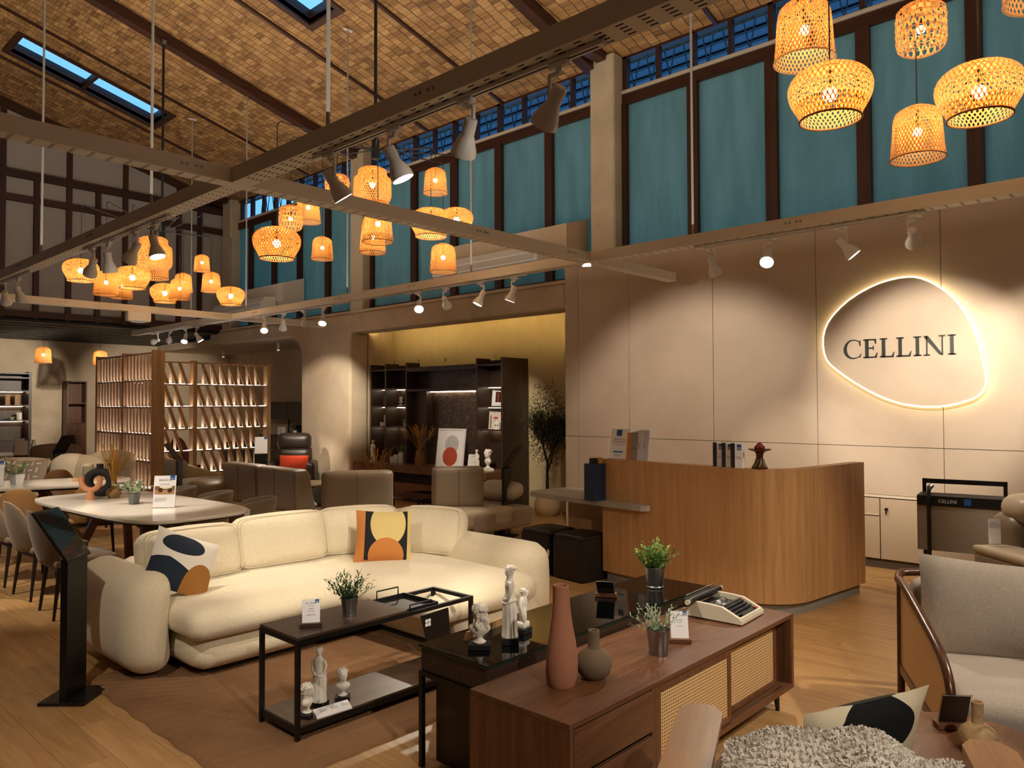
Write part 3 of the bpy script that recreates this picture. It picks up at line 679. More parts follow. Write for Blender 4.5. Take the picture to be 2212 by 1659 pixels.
PEND = (
 ('bell', 'large dome bamboo lamp at the top of the right cluster, cut by the frame', 4.363, 1.72, 3.66, .34, 1), ('bowl', 'bowl-shaped bamboo lamp hanging lowest left in the right cluster', 4.191, 1.515, 3.215, .44, 1),
 ('drum', 'open-weave drum bamboo lamp in the middle of the right cluster', 4.896, 1.239, 3.745, .27, 1), ('bell', 'small-necked dome bamboo lamp hanging lowest in the right cluster', 4.919, 1.274, 3.12, .30, 1),
 ('bowl', 'bowl-shaped bamboo lamp on the right side of the right cluster', 4.745, .918, 3.225, .44, 1), ('tier', 'tiered bamboo lamp cut off by the upper right corner of the frame', 4.72, .62, 3.76, .44, 1),
 ('bowl', 'wide bowl bamboo lamp hanging lowest left in the middle cluster', 3.672, 6.39, 3.03, .44, 2), ('drum', 'open-weave drum bamboo lamp above the left bowl of the middle cluster', 3.99, 6.68, 3.40, .23, 2),
 ('cyl', 'straight-sided bamboo lamp partly behind the drum lamp in the middle cluster', 4.48, 7.15, 3.64, .27, 2), ('bell', 'small dome bamboo lamp just right of the wide bowl in the middle cluster', 4.3, 6.6, 3.14, .22, 2),
 ('drum', 'open-weave drum bamboo lamp behind a white spotlight in the middle cluster', 4.15, 6.12, 3.63, .23, 2), ('tier', 'three-tier bamboo lamp at the centre of the middle cluster', 4.66, 6.25, 3.62, .38, 2),
 ('cyl', 'tall bamboo lamp hanging below the three-tier lamp, crossed by the white beam', 4.473, 5.912, 3.24, .30, 2), ('cyl', 'tall bamboo lamp half hidden behind the one crossed by the white beam', 4.85, 6.5, 3.27, .28, 2),
 ('bell', 'small dome bamboo lamp at the upper right of the middle cluster', 5.2, 5.9, 3.86, .25, 2), ('bowl', 'bowl bamboo lamp at the right of the middle cluster, crossed by the white beam', 5.15, 5.913, 3.40, .44, 2),
 ('bowl', 'smaller bowl bamboo lamp peeking out behind the right bowl of the middle cluster', 5.5, 5.9, 3.52, .36, 2), ('bell', 'dome bamboo lamp hanging lowest right in the middle cluster', 5.574, 6.196, 3.12, .30, 2),
 ('bowl', 'leftmost bowl bamboo lamp of the left cluster behind a spotlight', 3.451, 10.956, 3.31, .44, 3), ('bell', 'leftmost dome bamboo lamp of the left cluster', 3.612, 10.523, 3.10, .30, 3),
 ('cyl', 'straight bamboo lamp half hidden behind the leftmost dome of the left cluster', 4.171, 11.526, 3.21, .30, 3), ('bowl', 'wide bowl bamboo lamp in front at the left of the left cluster', 3.914, 10.461, 3.21, .44, 3),
 ('tier', 'tiered bamboo lamp at the centre of the left cluster', 4.3, 10.75, 3.42, .48, 3), ('drum', 'open-weave drum bamboo lamp in front of the tiered lamp of the left cluster', 4.02, 10.0, 3.44, .25, 3),
 ('bell', 'smallest dome bamboo lamp hanging high at the right of the left cluster', 4.8, 10.35, 3.54, .22, 3), ('bell', 'dome bamboo lamp in front of another dome in the left cluster', 4.6, 10.6, 3.15, .28, 3),
 ('bell', 'dome bamboo lamp half hidden behind a dome in the left cluster', 5.0, 11.4, 3.38, .27, 3), ('bowl', 'low bowl bamboo lamp touching a dome lamp in the left cluster', 4.75, 11.45, 3.20, .42, 3),
 ('bell', 'rightmost dome bamboo lamp of the left cluster', 5.536, 11.613, 3.46, .30, 3), ('bowl', 'rightmost bowl bamboo lamp of the left cluster in front of a rod', 5.75, 11.39, 3.25, .43, 3))
HUBS = {1: (4.7, .95), 2: (4.66, 6.2), 3: (4.72, 11.5)}
for c, (hx, hy) in HUBS.items():
    t = thing('chandelier_frame', '%s black pole and spider frame from the rafter for a bamboo lamp cluster' % {1: 'partly unseen right-hand', 2: 'middle', 3: 'left-hand'}[c], 'lamp frame', (hx, hy, 0), group='black chandelier frames')
    zt = cz(hx)-.17
    G().cyl((0, 0, HUB-.1), (0, 0, zt), .017, n=10).make('pole', BLACKM, t)
    G().lathe([(0, zt-.06), (.035, zt-.06), (.05, zt-.02), (.05, zt), (0, zt)], 14).make('ceiling_cup', STEEL, t)
    G().cyl((0, 0, HUB-.14), (0, 0, HUB+.05), .04, n=12).make('hub', BLACKM, t)
    for (k, lb, x, y, z, d, cc) in PEND:
        if cc == c:
            dx, dy = x-hx, y-hy
            G().tube([(0, 0, HUB-.05), (dx*.6, dy*.6, HUB), (dx*.97, dy*.97, HUB+.03), (dx, dy, HUB+.0)], .0065, 5).make('arm', BLACKM, t)
for (k, lb, x, y, z, d, c) in PEND: pendant(k, lb, x, y, z, d, HUB)
for k, (x, y, lb) in enumerate(((4.807, 17.4, 'single dome bamboo lamp hanging over the far left shelves'), (5.965, 17.659, 'single dome bamboo lamp half hidden by the oak screen'))): pendant('bell', lb, x, y, 2.53, .31, 3.28, 'lone bamboo lamps under the dark soffit')

# ------------------------------------------------------------------ air conditioners below the windows
for k, (y0, y1, w) in enumerate(((6.35, 9.0, 'right of the bamboo lamps, partly behind the cross beam'), (13.55, 16.2, 'in the far left corner below the frosted windows'))):
    t = thing('air_conditioner', 'white boxed air conditioner %s' % w, 'air conditioner', (8.225, y0, 3.62))
    L = y1-y0
    G().prism([(.18, .0), (.18, .62), (-.3, .48), (-.3, .12), (-.1, .0)], 0, L, 'y').make('cover_box', WALLM if k == 0 else WHITEM, t, ang=0)
    prof = [(-.62, -.02), (-.62, .1), (-.55, .2), (-.31, .22), (-.31, -.03), (-.5, -.06)]
    G().prism(prof, .25, L-.3, 'y').make('body', LAMPW, t, ang=30)
    G().box(-.627, -.618, .3, L-.35, .0, .08, .003).make('flap', plain('flap_grey', 'B9B6B0', .5), t, ang=0)
    G().box(-.6, -.32, .3, L-.35, -.062, -.04).make('grille', plain('flap_grey', 'B9B6B0', .5), t, ang=0)

# ------------------------------------------------------------------ shared builders for small things
def RM(loc=(0, 0, 0), rot=(0, 0, 0), sc=None):
    m = Matrix.Translation(Vector(loc)) @ Euler(rot).to_matrix().to_4x4()
    return m @ Matrix.Diagonal((*sc, 1)) if sc else m
def loft(g, rings, n=24, M=None, cap=True):
    """rings: (cx, cy, rx, ry, z[, folds, amp, phase])"""
    M = M or Matrix.Identity(4); prev = None; first = None
    for q in rings:
        cx, cy, rx, ry, z = q[:5]; fo, am, ph = (q[5:] + (0, 0, 0))[:3] if len(q) > 5 else (0, 0, 0)
        R_ = [g.b.verts.new(M @ Vector((cx+rx*(1+am*math.sin(fo*t+ph))*math.cos(t), cy+ry*(1+am*math.sin(fo*t+ph))*math.sin(t), z))) for t in (2*PI*k/n for k in range(n))]
        if prev:
            for k in range(n): g.b.faces.new((prev[k], prev[(k+1) % n], R_[(k+1) % n], R_[k]))
        else: first = R_
        prev = R_
    if cap: g.b.faces.new(first[::-1]); g.b.faces.new(prev)
    return g
def ball(g, c, r, M=None, sc=(1, 1, 1), u=14, v=10):
    bm = bmesh.new(); bmesh.ops.create_uvsphere(bm, u_segments=u, v_segments=v, radius=r)
    for w in bm.verts:
        p = Vector((w.co.x*sc[0], w.co.y*sc[1], w.co.z*sc[2]))+Vector(c); w.co = M @ p if M else p
    g.merge(bm); return g
def head(g, c, s, turn=0.0, hair='curl', bun=False, tilt=0.0):
    M = RM(c, (tilt, 0, turn), (s, s, s))
    loft(g, [(0, 0, .3, .3, -.62), (0, .02, .27, .28, -.35), (0, .04, .36, .4, -.2)], 14, M)
    loft(g, [(0, -.06, .16, .2, -.5), (0, -.05, .28, .36, -.36), (0, -.02, .36, .44, -.1), (0, 0, .38, .47, .12), (0, .03, .34, .42, .34), (0, .05, .18, .24, .48), (0, .05, .03, .03, .5)], 18, M)
    loft(g, [(0, -.5, .055, .05, -.18), (0, -.47, .05, .06, -.08), (0, -.43, .03, .03, .1)], 8, M)
    ball(g, (0, -.42, -.29), .07, M, (1.5, .7, .5), 8, 6)
    for sx in (-1, 1):
        ball(g, (sx*.15, -.385, .04), .06, M, (1.3, .6, .7), 8, 6); ball(g, (sx*.38, .03, -.03), .09, M, (.4, .7, 1.2), 8, 6)
    for k in range(46):
        a = rnd.uniform(-.35*PI, 1.35*PI); e = rnd.uniform(.05, .95)
        ball(g, (.40*math.cos(a)*math.cos(e), .07+.46*math.sin(a)*math.cos(e), .1+.42*math.sin(e)), rnd.uniform(.07, .12), M, (1, 1, 1), 6, 5)
    if hair == 'long':
        for k in range(30): ball(g, (rnd.uniform(-.38, .38), rnd.uniform(.15, .42), rnd.uniform(-.75, .1)), rnd.uniform(.1, .15), M, (.8, .8, 1.4), 6, 5)
    if bun: ball(g, (0, .55, .18), .18, M)
    return g
def bust(name, label, loc, rz, h, hair='curl', dark=True, turn=.4):
    t = thing(name, label, 'statuette', loc, rz); w = h*.24
    G().box(-w, w, -w*.8, w*.8, 0, h*.12, .002).make('base', BLACKM if dark else PLAST, t, ang=0)
    g = G().lathe([(w*.55, h*.12), (w*.62, h*.15), (w*.5, h*.17), (w*.3, h*.2), (w*.26, h*.26), (w*.4, h*.3)], 18)
    loft(g, [(0, 0, w*.4, w*.3, h*.28), (0, 0, w*.85, w*.5, h*.36), (0, 0, w*1.05, w*.56, h*.44), (0, .0, w*.95, w*.5, h*.51), (0, 0, w*.45, w*.38, h*.56), (0, 0, w*.3, w*.3, h*.62)], 18)
    head(g, (0, -.0, h*.79), h*.4, turn, hair); g.make('figure', PLAST, t, ang=50); return t
def statue(name, label, loc, rz, h, base=True):
    """robed standing figure on a block, about a sixth as wide as high"""
    t = thing(name, label, 'statuette', loc, rz); b0 = h*.09 if base else 0; H = h-b0
    if base: G().box(-h*.13, h*.13, -h*.11, h*.11, 0, b0, .002).make('base', BLACKM, t, ang=0)
    g = G(); f = 11
    loft(g, [(0, 0, .145*H, .12*H, b0, f, .06, 0), (.0, 0, .13*H, .105*H, b0+.1*H, f, .09, .2), (.01*H, 0, .125*H, .1*H, b0+.25*H, f, .09, .5), (.015*H, 0, .13*H, .1*H, b0+.4*H, f, .07, .9), (.01*H, 0, .125*H, .095*H, b0+.48*H, f, .05, 1.2), (.0, 0, .11*H, .085*H, b0+.52*H, 7, .02, 1), (-.01*H, 0, .085*H, .065*H, b0+.6*H, 7, .015, 1), (-.012*H, 0, .1*H, .07*H, b0+.7*H), (-.01*H, 0, .115*H, .065*H, b0+.77*H), (-.005*H, 0, .06*H, .05*H, b0+.815*H), (0, 0, .032*H, .032*H, b0+.84*H), (0, 0, .03*H, .03*H, b0+.87*H)], 30)
    for sx in (-1, 1):
        P = [(-.01*H+sx*.115*H, 0, b0+.765*H), (sx*.14*H, .01*H, b0+.66*H), (sx*.125*H, -.03*H, b0+.55*H), (sx*.03*H, -.09*H, b0+.52*H)]
        g.tube(P, .03*H, 8, radii=[.034*H, .03*H, .026*H, .02*H])
    g.tube([(.13*H*math.cos(a), .1*H*math.sin(a), b0+.5*H+.02*H*math.sin(a*2)) for a in (2*PI*k/20 for k in range(20))], .016*H, 6, True)
    head(g, (0, 0, b0+.92*H), .155*H, .5, 'curl', True, 0); g.make('figure', PLAST, t, ang=50); return t
def price_card(label, loc, rz, lines, w=.1, h=.15, lean=.3, block=True, name='price_card', logo=True, bm=None, cat='price card'):
    t = thing(name, label, cat, loc, rz); z0 = .0
    if block: G().box(-w*.62, w*.62, -.022, .03, 0, .022, .002).make('wooden_block', bm or DWAL, t, ang=0); z0 = .012
    M = RM((0, 0, z0), (-lean, 0, 0))
    G().box(-w/2-.004, w/2+.004, -.0015, .0015, 0, h+.004, M=M).make('acrylic_plate', CLEAR, t, ang=0)
    p = G().box(-w/2, w/2, -.0030, -.0018, .004, h, M=M).make('paper', PAPER, t, ang=0)
    z = h*.83
    for (s, f) in lines:
        P = M @ Vector((0, -.0036, h*.83-(h*.83-z))); text('print', s, w*f, INK, p, P, (PI/2-lean, 0, 0), 'CENTER'); z -= w*f*1.25
    if logo:
        g = G().box(w*.22, w*.44, -.0036, -.0031, h*.86, h*1.0, M=M); g.make('logo_square', BLUE, p, ang=0)
        g = G(); g.tube([M @ Vector((w*.33+w*.06*math.cos(a), -.004, h*.9+w*.03*math.sin(a))) for a in (2*PI*k/14 for k in range(14))], .0012, 4, True); g.make('logo_ring', PAPER, p)
    return t
def leaf(g, p, d, L, w, up=Vector((0, 0, 1)), fold=.25):
    d = d.normalized(); s = d.cross(up)
    if s.length < .01: s = Vector((1, 0, 0))
    s.normalize(); n = s.cross(d)
    a = g.b.verts.new(p); m1 = g.b.verts.new(p+d*L*.45+s*w/2+n*fold*w); m2 = g.b.verts.new(p+d*L*.45-s*w/2+n*fold*w); c = g.b.verts.new(p+d*L*.5); e = g.b.verts.new(p+d*L-Vector((0, 0, L*.12)))
    g.b.faces.new((a, c, m1)); g.b.faces.new((a, m2, c)); g.b.faces.new((c, e, m1)); g.b.faces.new((m2, e, c))
def bush(g, c, r, h, stems, per, L, w, spread=1.0, droop=.0, tip=.35):
    for k in range(stems):
        a = rnd.uniform(0, 2*PI); rad = math.sqrt(rnd.random())*r; el = rnd.uniform(.6, 1)
        top = Vector((c[0]+rad*math.cos(a)*spread, c[1]+rad*math.sin(a)*spread, c[2]+h*el*(1-.45*(rad/r)**2)))
        bot = Vector((c[0]+rad*.2*math.cos(a), c[1]+rad*.2*math.sin(a), c[2]))
        for j in range(per):
            u = (j+.6)/per; p = bot.lerp(top, u); out = Vector((math.cos(a), math.sin(a), 0)); rv = Vector((rnd.uniform(-1, 1), rnd.uniform(-1, 1), rnd.uniform(-.1, 1)))
            leaf(g, p, rv*.8+out*.5*spread+Vector((0, 0, tip)), L*rnd.uniform(.7, 1.2), w*rnd.uniform(.8, 1.2))
    return g
def bucket(t, r0, r1, h, mat=None):
    mat = mat or STEEL
    return G().lathe([(0, .003), (r0, .003), (r0*1.03, .0), (r0*1.05, .008), (r0, .012), (r0*1.02, .02), (r0*1.04, .03), (r1, h-.006), (r1*1.05, h-.003), (r1*1.04, h), (r1*.95, h-.004), (r0*.98, .03), (0, .028)], 28, caps=False).make('pot', mat, t, norm=True)
def potted(label, loc, r0, r1, h, fol, mat=None, rz=0, name='potted_plant', cat='plant', square=False):
    t = thing(name, label, cat, loc, rz)
    if square:
        loftg = G(); n = 4
        loft(loftg, [(0, 0, r0*1.35, r0*1.35, 0), (0, 0, r1*1.4, r1*1.4, h)], 4, RM((0, 0, 0), (0, 0, PI/4))); loftg.make('pot', mat, t, ang=20)
    else: bucket(t, r0, r1, h, mat)
    if not square: G().lathe([(0, h*.88), (r1*.94, h*.88)], 16, caps=False).make('soil', SOIL, t, norm=False)
    for nme, m, args in fol:
        g = G(); bush(g, *args); tag(g.make(nme, m, t, ang=0, norm=False), kind='stuff')
    return t
def jug(prof, n=26, sx=1.0, sy=1.0, M=None): return G().lathe(prof, n, M, True, sx, sy)
def cane(axes, pitch=.0145, name=None):
    nme = 'cane_'+axes[0]+axes[1]+('%.4f' % pitch)
    if nme in MC: return MC[nme]
    m, n, b = nm(nme); t = n.nodes.new('ShaderNodeTexCoord'); s = n.nodes.new('ShaderNodeSeparateXYZ'); n.links.new(t.outputs['Object'], s.inputs[0])
    u = math_(n, 'DIVIDE', s.outputs[axes[0]], pitch); v = math_(n, 'DIVIDE', s.outputs[axes[1]], pitch)
    def hole(du, dv, r):
        a = math_(n, 'SUBTRACT', math_(n, 'FRACT', math_(n, 'ADD', u, du)), .5); c = math_(n, 'SUBTRACT', math_(n, 'FRACT', math_(n, 'ADD', v, dv)), .5)
        return math_(n, 'LESS_THAN', math_(n, 'ADD', math_(n, 'MULTIPLY', a, a), math_(n, 'MULTIPLY', c, c)), r)
    h = hole(0, 0, .062)
    w1 = math_(n, 'FRACT', math_(n, 'MULTIPLY', math_(n, 'ADD', u, v), 1.0)); w2 = math_(n, 'FRACT', math_(n, 'SUBTRACT', u, v))
    sh = math_(n, 'MULTIPLY', math_(n, 'ABSOLUTE', math_(n, 'SUBTRACT', w1, .5)), math_(n, 'ABSOLUTE', math_(n, 'SUBTRACT', w2, .5)))
    c = ramp(n, math_(n, 'MULTIPLY', sh, 4), [(0, 'D8B07A'), (.5, 'E3C090'), (1, 'C4935A')])
    n.links.new(mix(n, h, c, '2A180C'), b.inputs['Base Color']); b.inputs['Roughness'].default_value = .6
    bump(n, b, math_(n, 'SUBTRACT', 1.0, h), .6, .003); MC[nme] = m; return m

# ------------------------------------------------------------------ rug
def rug_mat():
    m, n, b = nm('rug_wool'); v = coord(n, rand=False); f = noise(n, v, 300, 2); g = noise(n, v, 3, 3)
    n.links.new(ramp(n, math_(n, 'MULTIPLY_ADD', g, .4, math_(n, 'MULTIPLY', f, .6)), [(.3, '7A5B42'), (.7, '9C7858')]), b.inputs['Base Color']); b.inputs['Roughness'].default_value = .95; b.inputs['Specular IOR Level'].default_value = .1
    bump(n, b, f, .6, .006); return m
g = G(); NX, NY = 150, 190; x0, x1, y0, y1 = 1.64, 3.75, 3.06, 5.1; vs = {}
def rug_h(x, y):
    e = min(x-x0, x1-x, y-y0, y1-y); base = .019*min(1, (max(e, 0)/.02)**.5)
    yy = y-3.06
    if yy < .24: ph = yy/.085
    else: ph = (y+.42*math.exp(-((x-1.5-.55*(y-3.1))/.6)**2)*1.2 - .25*math.sin((x-1.6)*1.9)*(.5+.5*math.sin((y-3)*2)))/.062
    w = abs((ph % 1)-.5)*2
    return base-.008*max(0, 1-(1-w)/.16)
for i in range(NX+1):
    for j in range(NY+1):
        x = x0+(x1-x0)*i/NX; y = y0+(y1-y0)*j/NY; vs[i, j] = g.b.verts.new((x+(.006*math.sin(y*23) if i in (0, NX) else 0), y+(.004*math.sin(x*31) if j in (0, NY) else 0), max(.0015, rug_h(x, y))))
for i in range(NX):
    for j in range(NY): g.b.faces.new((vs[i, j], vs[i+1, j], vs[i+1, j+1], vs[i, j+1]))
tag(g.make('wool_rug', rug_mat(), None, ang=60, norm=False), 'brown wool rug with carved curved grooves under the cream sofa and coffee table', 'rug')

# ------------------------------------------------------------------ cream corner sofa
t = thing('corner_sofa', 'large cream boucle corner sofa with rounded arms on the brown grooved rug', 'sofa', (3.2, 4.8, 0)); so_ = t
O = Vector((3.2, 4.8, 0))
def L(*a): return [a[0]-O.x, a[1]-O.x, a[2]-O.y, a[3]-O.y, a[4], a[5]]
BLEG = BLACKM
G().box(2.2-O.x, 3.36-O.x, 4.62-O.y, 5.45-O.y, .021, .06).make('plinth', BLEG, t, ang=0)
G().box(3.48-O.x, 4.3-O.x, 3.8-O.y, 5.45-O.y, .021, .06).make('plinth', BLEG, t, ang=0)
def roundfront(p): return p
G().cushion(*L(2.06, 3.46, 4.50, 5.5, .05, .285), .12, (.0, .02, 0), 11).make('base', CREAM, t)
G().cushion(*L(3.40, 4.25, 3.62, 5.5, .05, .285), .12, (.0, .02, 0), 11).make('base', CREAM, t)
G().cushion(*L(2.0, 3.36, 4.40, 5.36, .265, .465), .095, (0, .03, .015), 13).make('seat_cushion', CREAM, t)
G().cushion(*L(3.19, 4.16, 3.58, 5.36, .265, .465), .095, (.03, .05, .015), 13).make('seat_cushion', CREAM, t)
def flare(p):
    k = (p.z-.34)/.3; return Vector((p.x-.05*(1-k*k), p.y-.03*(1-k*k) if p.y < .2 else p.y, p.z))
G().cushion(*L(1.80, 2.07, 4.72, 5.72, .035, .65), .13, (.02, .03, 0), 13, None, flare).make('armrest', CREAM, t)
G().cushion(*L(1.98, 4.35, 5.40, 5.72, .045, .62), .13, (.0, .02, 0), 13).make('backrest', CREAM, t)
G().cushion(*L(4.14, 4.46, 3.70, 5.72, .045, .64), .14, (.02, .03, 0), 13).make('armrest', CREAM, t)
def backcush(c, w, h, th, rz, lean, r=.085, puff=.03):
    M = RM(Vector(c)-O, (lean, 0, rz)); g = G().cushion(-w/2, w/2, -th/2, th/2, 0, h, r, (.012, puff, .018), 11, M)
    o = g.make('back_cushion', CREAM, t)
    pts = []
    for k in range(40):
        a = 2*PI*k/40; ex = .22
        x = math.copysign(abs(math.cos(a))**ex, math.cos(a))*(w/2-.012); z = h/2+math.copysign(abs(math.sin(a))**ex, math.sin(a))*(h/2-.012)
        pts.append(M @ Vector((x, -th/2+.018, z)))
    G().tube(pts, .0035, 5, True).make('piping', CREAM, o)
backcush((2.38, 5.24, .45), .70, .375, .2, 0.02, -.26); backcush((3.09, 5.27, .45), .74, .39, .2, -.06, -.24)
backcush((3.73, 5.18, .45), .66, .385, .19, -.42, -.26); backcush((4.12, 4.74, .45), .58, .38, .19, -1.25, -.24)
CW = printed('cushion_navy', 'DDD8CE', [('r', '1E2836', .0, -.13, .30, .12, (.45, 1, -.055)), ('o', '9A6A32', .13, -.16, .115, .16), ('o', 'DDD8CE', .25, -.20, .07, .06), ('o', '1E2836', -.03, .10, .135, .075)])
t = thing('throw_pillow', 'white throw pillow with navy and ochre curves leaning on the left sofa arm', 'pillow', (2.165, 4.92, .655), 0, 'patterned pillows on the cream sofa', rot=(-.62, .42, -.25))
G().pillow(.42, .42, .15).make('cover', CW, t)
COR = printed('cushion_orange', '1D1F22', [('o', 'C9B478', .03, .09, .135, .17), ('o', 'B9783F', .02, -.15, .135, .13), ('r', 'B9783F', -.20, 0, .055, .3), ('r', 'C9B478', .215, 0, .035, .3), ('r', 'B9783F', 0, -.2, .2, .018)])
t = thing('throw_pillow', 'black, orange and sand throw pillow with facing half circles on the corner seat', 'pillow', (3.66, 4.76, .655), 0, 'patterned pillows on the cream sofa', rot=(-.3, .05, -.62))
G().pillow(.44, .40, .16).make('cover', COR, t)

# ------------------------------------------------------------------ coffee table
t = thing('coffee_table', 'black framed coffee table with walnut top, sliding tray and lower shelf on the rug', 'coffee table', (2.045, 3.35, .0195)); zt = .49
s = .022; X1, Y1 = 1.19, .345
for x in (0, X1):
    for y in (0, Y1): G().box(x, x+s, y, y+s, 0, zt-s).make('leg', BLACK, t, ang=0)
for y in (0, Y1): G().box(0, X1+s, y, y+s, zt-s, zt).make('top_rail', BLACK, t, ang=0); G().box(s, X1, y+.004, y+s-.004, .03, .058).make('shelf_rail', BLACK, t, ang=0)
for x in (0, X1): G().box(x, x+s, s, Y1, zt-s, zt).make('top_rail', BLACK, t, ang=0); G().box(x+.004, x+s-.004, s, Y1, .03, .058).make('shelf_rail', BLACK, t, ang=0)
G().box(.002, .70, .002, Y1+s-.002, zt, zt+.016, .002).make('table_top', DWAL, t, ang=0)
tr_ = G().box(.705, .95, .03, Y1-.008, zt-.02, zt-.012, .001).make('tray', BLACK, t, ang=0)
G().box(.705, .95, .026, .034, zt-.02, zt+.012).make('tray_edge', BLACK, tr_, ang=0); G().box(.705, .95, Y1-.012, Y1-.004, zt-.02, zt+.012).make('tray_edge', BLACK, tr_, ang=0); G().box(.942, .95, .03, Y1-.01, zt-.02, zt+.012).make('tray_edge', BLACK, tr_, ang=0)
G().tube([(.74, Y1-.008, zt+.01), (.74, Y1-.008, zt+.055), (.9, Y1-.008, zt+.055), (.9, Y1-.008, zt+.01)], .005, 6).make('tray_handle', BLACK, tr_)
G().tube([(.74, .03, zt+.01), (.74, .03, zt+.03), (.9, .03, zt+.03), (.9, .03, zt+.01)], .005, 6).make('tray_handle', BLACK, tr_)
G().box(.015, X1+.007, .012, Y1+.01, .056, .07, .001).make('shelf_board', wood('shelf_walnut', '4A3B30', '5E4C3F', '705C4C', 'x', .35), t, ang=0)
G().box(.66, 1.0, .1, .25, zt-.035, zt-.0205).make('tray_runner', BLACK, t, ang=0)
mg = thing('magazine_pouch', 'black metal magazine pouch hooked under the tray end of the coffee table', 'holder', (2.86, 3.36, .0195))
G().prism([(-.02, .45), (.07, .14), (.22, .16), (.19, .46)], -.012, -.006, 'y').make('panel', BLACK, mg, ang=0)
wn = G()
for i in range(2):
    for j in range(2): wn.box(.012+i*.022, .03+i*.022, -.0135, -.0125, .385+j*.022, .403+j*.022)
wn.make('window_emblem', PAPER, mg, ang=0)
price_card('price card on a dark wooden block on the walnut coffee table top', (2.2, 3.47, .526), face_dir(-.55, -.8), [('RP. 3.995.000,-', .1), ('RETAIL PRICE', .05), ('', .1), ('ROXO', .09), ('COFFEE TABLE', .06), ('', .08), ('WOOD VENEER', .05), ('POWDER COATED STEEL', .05)], .09, .125, .28)
potted('dark green feathery plant in a steel bucket on the walnut coffee table top', (2.46, 3.5, .526), .036, .047, .1, [('foliage', LEAFD, ((0, 0, .08), .12, .17, 58, 7, .042, .0095, 1.15))])
# statuettes on the shelf
statue('statuette', 'white plaster standing figure on the coffee table shelf', (2.27, 3.5, .09), face_dir(-.9, -.4), .31)
bust('statuette', 'white plaster bust bending forward at the left end of the coffee table shelf', (2.155, 3.43, .09), face_dir(.5, -.9), .17)
bust('statuette', 'white plaster bust on a square base in the middle of the coffee table shelf', (2.41, 3.49, .09), face_dir(-.6, -.8), .165, 'curl')
t = thing('caption_plaque', 'white slanted caption plaque before the statuettes on the coffee table shelf', 'plaque', (2.27, 3.375, .09), -.08)
pq = G().prism([(-.025, 0), (.025, 0), (.025, .035), (-.025, .006)], -.1, .1, 'x').make('wedge', PAPER, t, ang=0)
for k in range(3): text('print', ['BUST', 'FIGURE', 'BUST'][k]+'\nplaster cast\nhand finished', .0075, INK, pq, (-.07+k*.062, .012, .0285), (.53, 0, 0)); ball(G(), (0, 0, 0), .001) if False else None

# ------------------------------------------------------------------ glass-topped console behind the sideboard
t = thing('media_console', 'dark walnut console with black glass top standing behind the rattan sideboard', 'console', (2.32, 2.3, 0)); Wc, Dc = 1.93, .46
BGL = plain('black_glass', '050607', .03, 0, .6); GEDGE = plain('glass_edge', '0E4A34', .1)
G().box(.012, Wc-.012, .012, Dc-.012, .44, .548, .002).make('drawer_box', DWAL, t, ang=0)
G().box(0, Wc, 0, Dc, .551, .5605, .002).make('glass_top', BGL, t, ang=0)
G().box(.0005, Wc-.0005, .0005, Dc-.0005, .5485, .5508).make('glass_edge', GEDGE, t, ang=0)
G().box(.0, .022, Dc-.03, Dc-.008, 0, .44).make('leg', BLACK, t, ang=0); G().box(Wc-.024, Wc-.002, Dc-.03, Dc-.008, 0, .44).make('leg', BLACK, t, ang=0)
G().box(0, .022, .02, Dc-.03, .42, .44).make('cross_rail', BLACK, t, ang=0)
G().box(.06, .62, .0, .4, .02, .405, .003).make('cabinet', DWALZ, t, ang=0)
bust('statuette', 'white bust with long curls on a black block on the glass console', (2.47, 2.5, .5615), face_dir(.75, .65), .205, 'long')
statue('statuette', 'tall white robed figure on a black block on the glass console', (2.62, 2.45, .5615), face_dir(-.7, .7), .36)
t = thing('statuette', 'small white cupid on a pillar behind the tall figure on the glass console', 'statuette', (2.775, 2.51, .5615), face_dir(.2, -1))
G().box(-.04, .04, -.032, .032, 0, .028, .002).make('base', BLACKM, t, ang=0)
g = G().box(-.028, .028, -.025, .025, .028, .055, .002); g.box(-.014, .02, -.014, .014, .055, .13, .003)
loft(g, [(0, 0, .024, .02, .125), (.004, 0, .027, .022, .145), (.006, 0, .022, .017, .165), (.008, 0, .012, .012, .178)], 14); head(g, (.01, 0, .195), .036, .6, 'curl')
g.tube([(-.014, 0, .165), (-.03, -.008, .14), (-.03, -.016, .10), (-.02, -.018, .07)], .008, 7); g.tube([(.024, 0, .165), (.04, -.005, .185), (.046, -.005, .2)], .007, 7); g.tube([(-.006, -.01, .13), (-.022, -.022, .1), (-.015, -.02, .06)], .01, 7); g.make('figure', PLAST, t, ang=50)
t = thing('wooden_sample', 'oak sample strip lying on the glass console behind the busts', 'sample', (2.5, 2.62, .5615), .17)
G().prism([(0, 0), (.33, 0), (.33, .035), (.02, .035)], 0, .018, 'y').make('strip', wood('pale_oak', '8A6A48', 'A5835C', 'B89870', 'x', .5), t, ang=0)
price_card('price card seen from its back on the glass console beside the bright plant', (3.62, 2.62, .5615), face_dir(.85, .5), [('RP. 5.295.000,-', .1), ('', .1), ('CONSOLE', .1)], .1, .125, .75, bm=WALNUT)
potted('bright green leafy plant in a steel bucket on the glass console', (4.0, 2.53, .5615), .05, .062, .125, [('foliage', LEAFM, ((0, 0, .1), .13, .18, 46, 7, .045, .017, 1.1)), ('young_leaves', LEAFL, ((0, 0, .15), .12, .14, 26, 5, .04, .015, 1.1))])

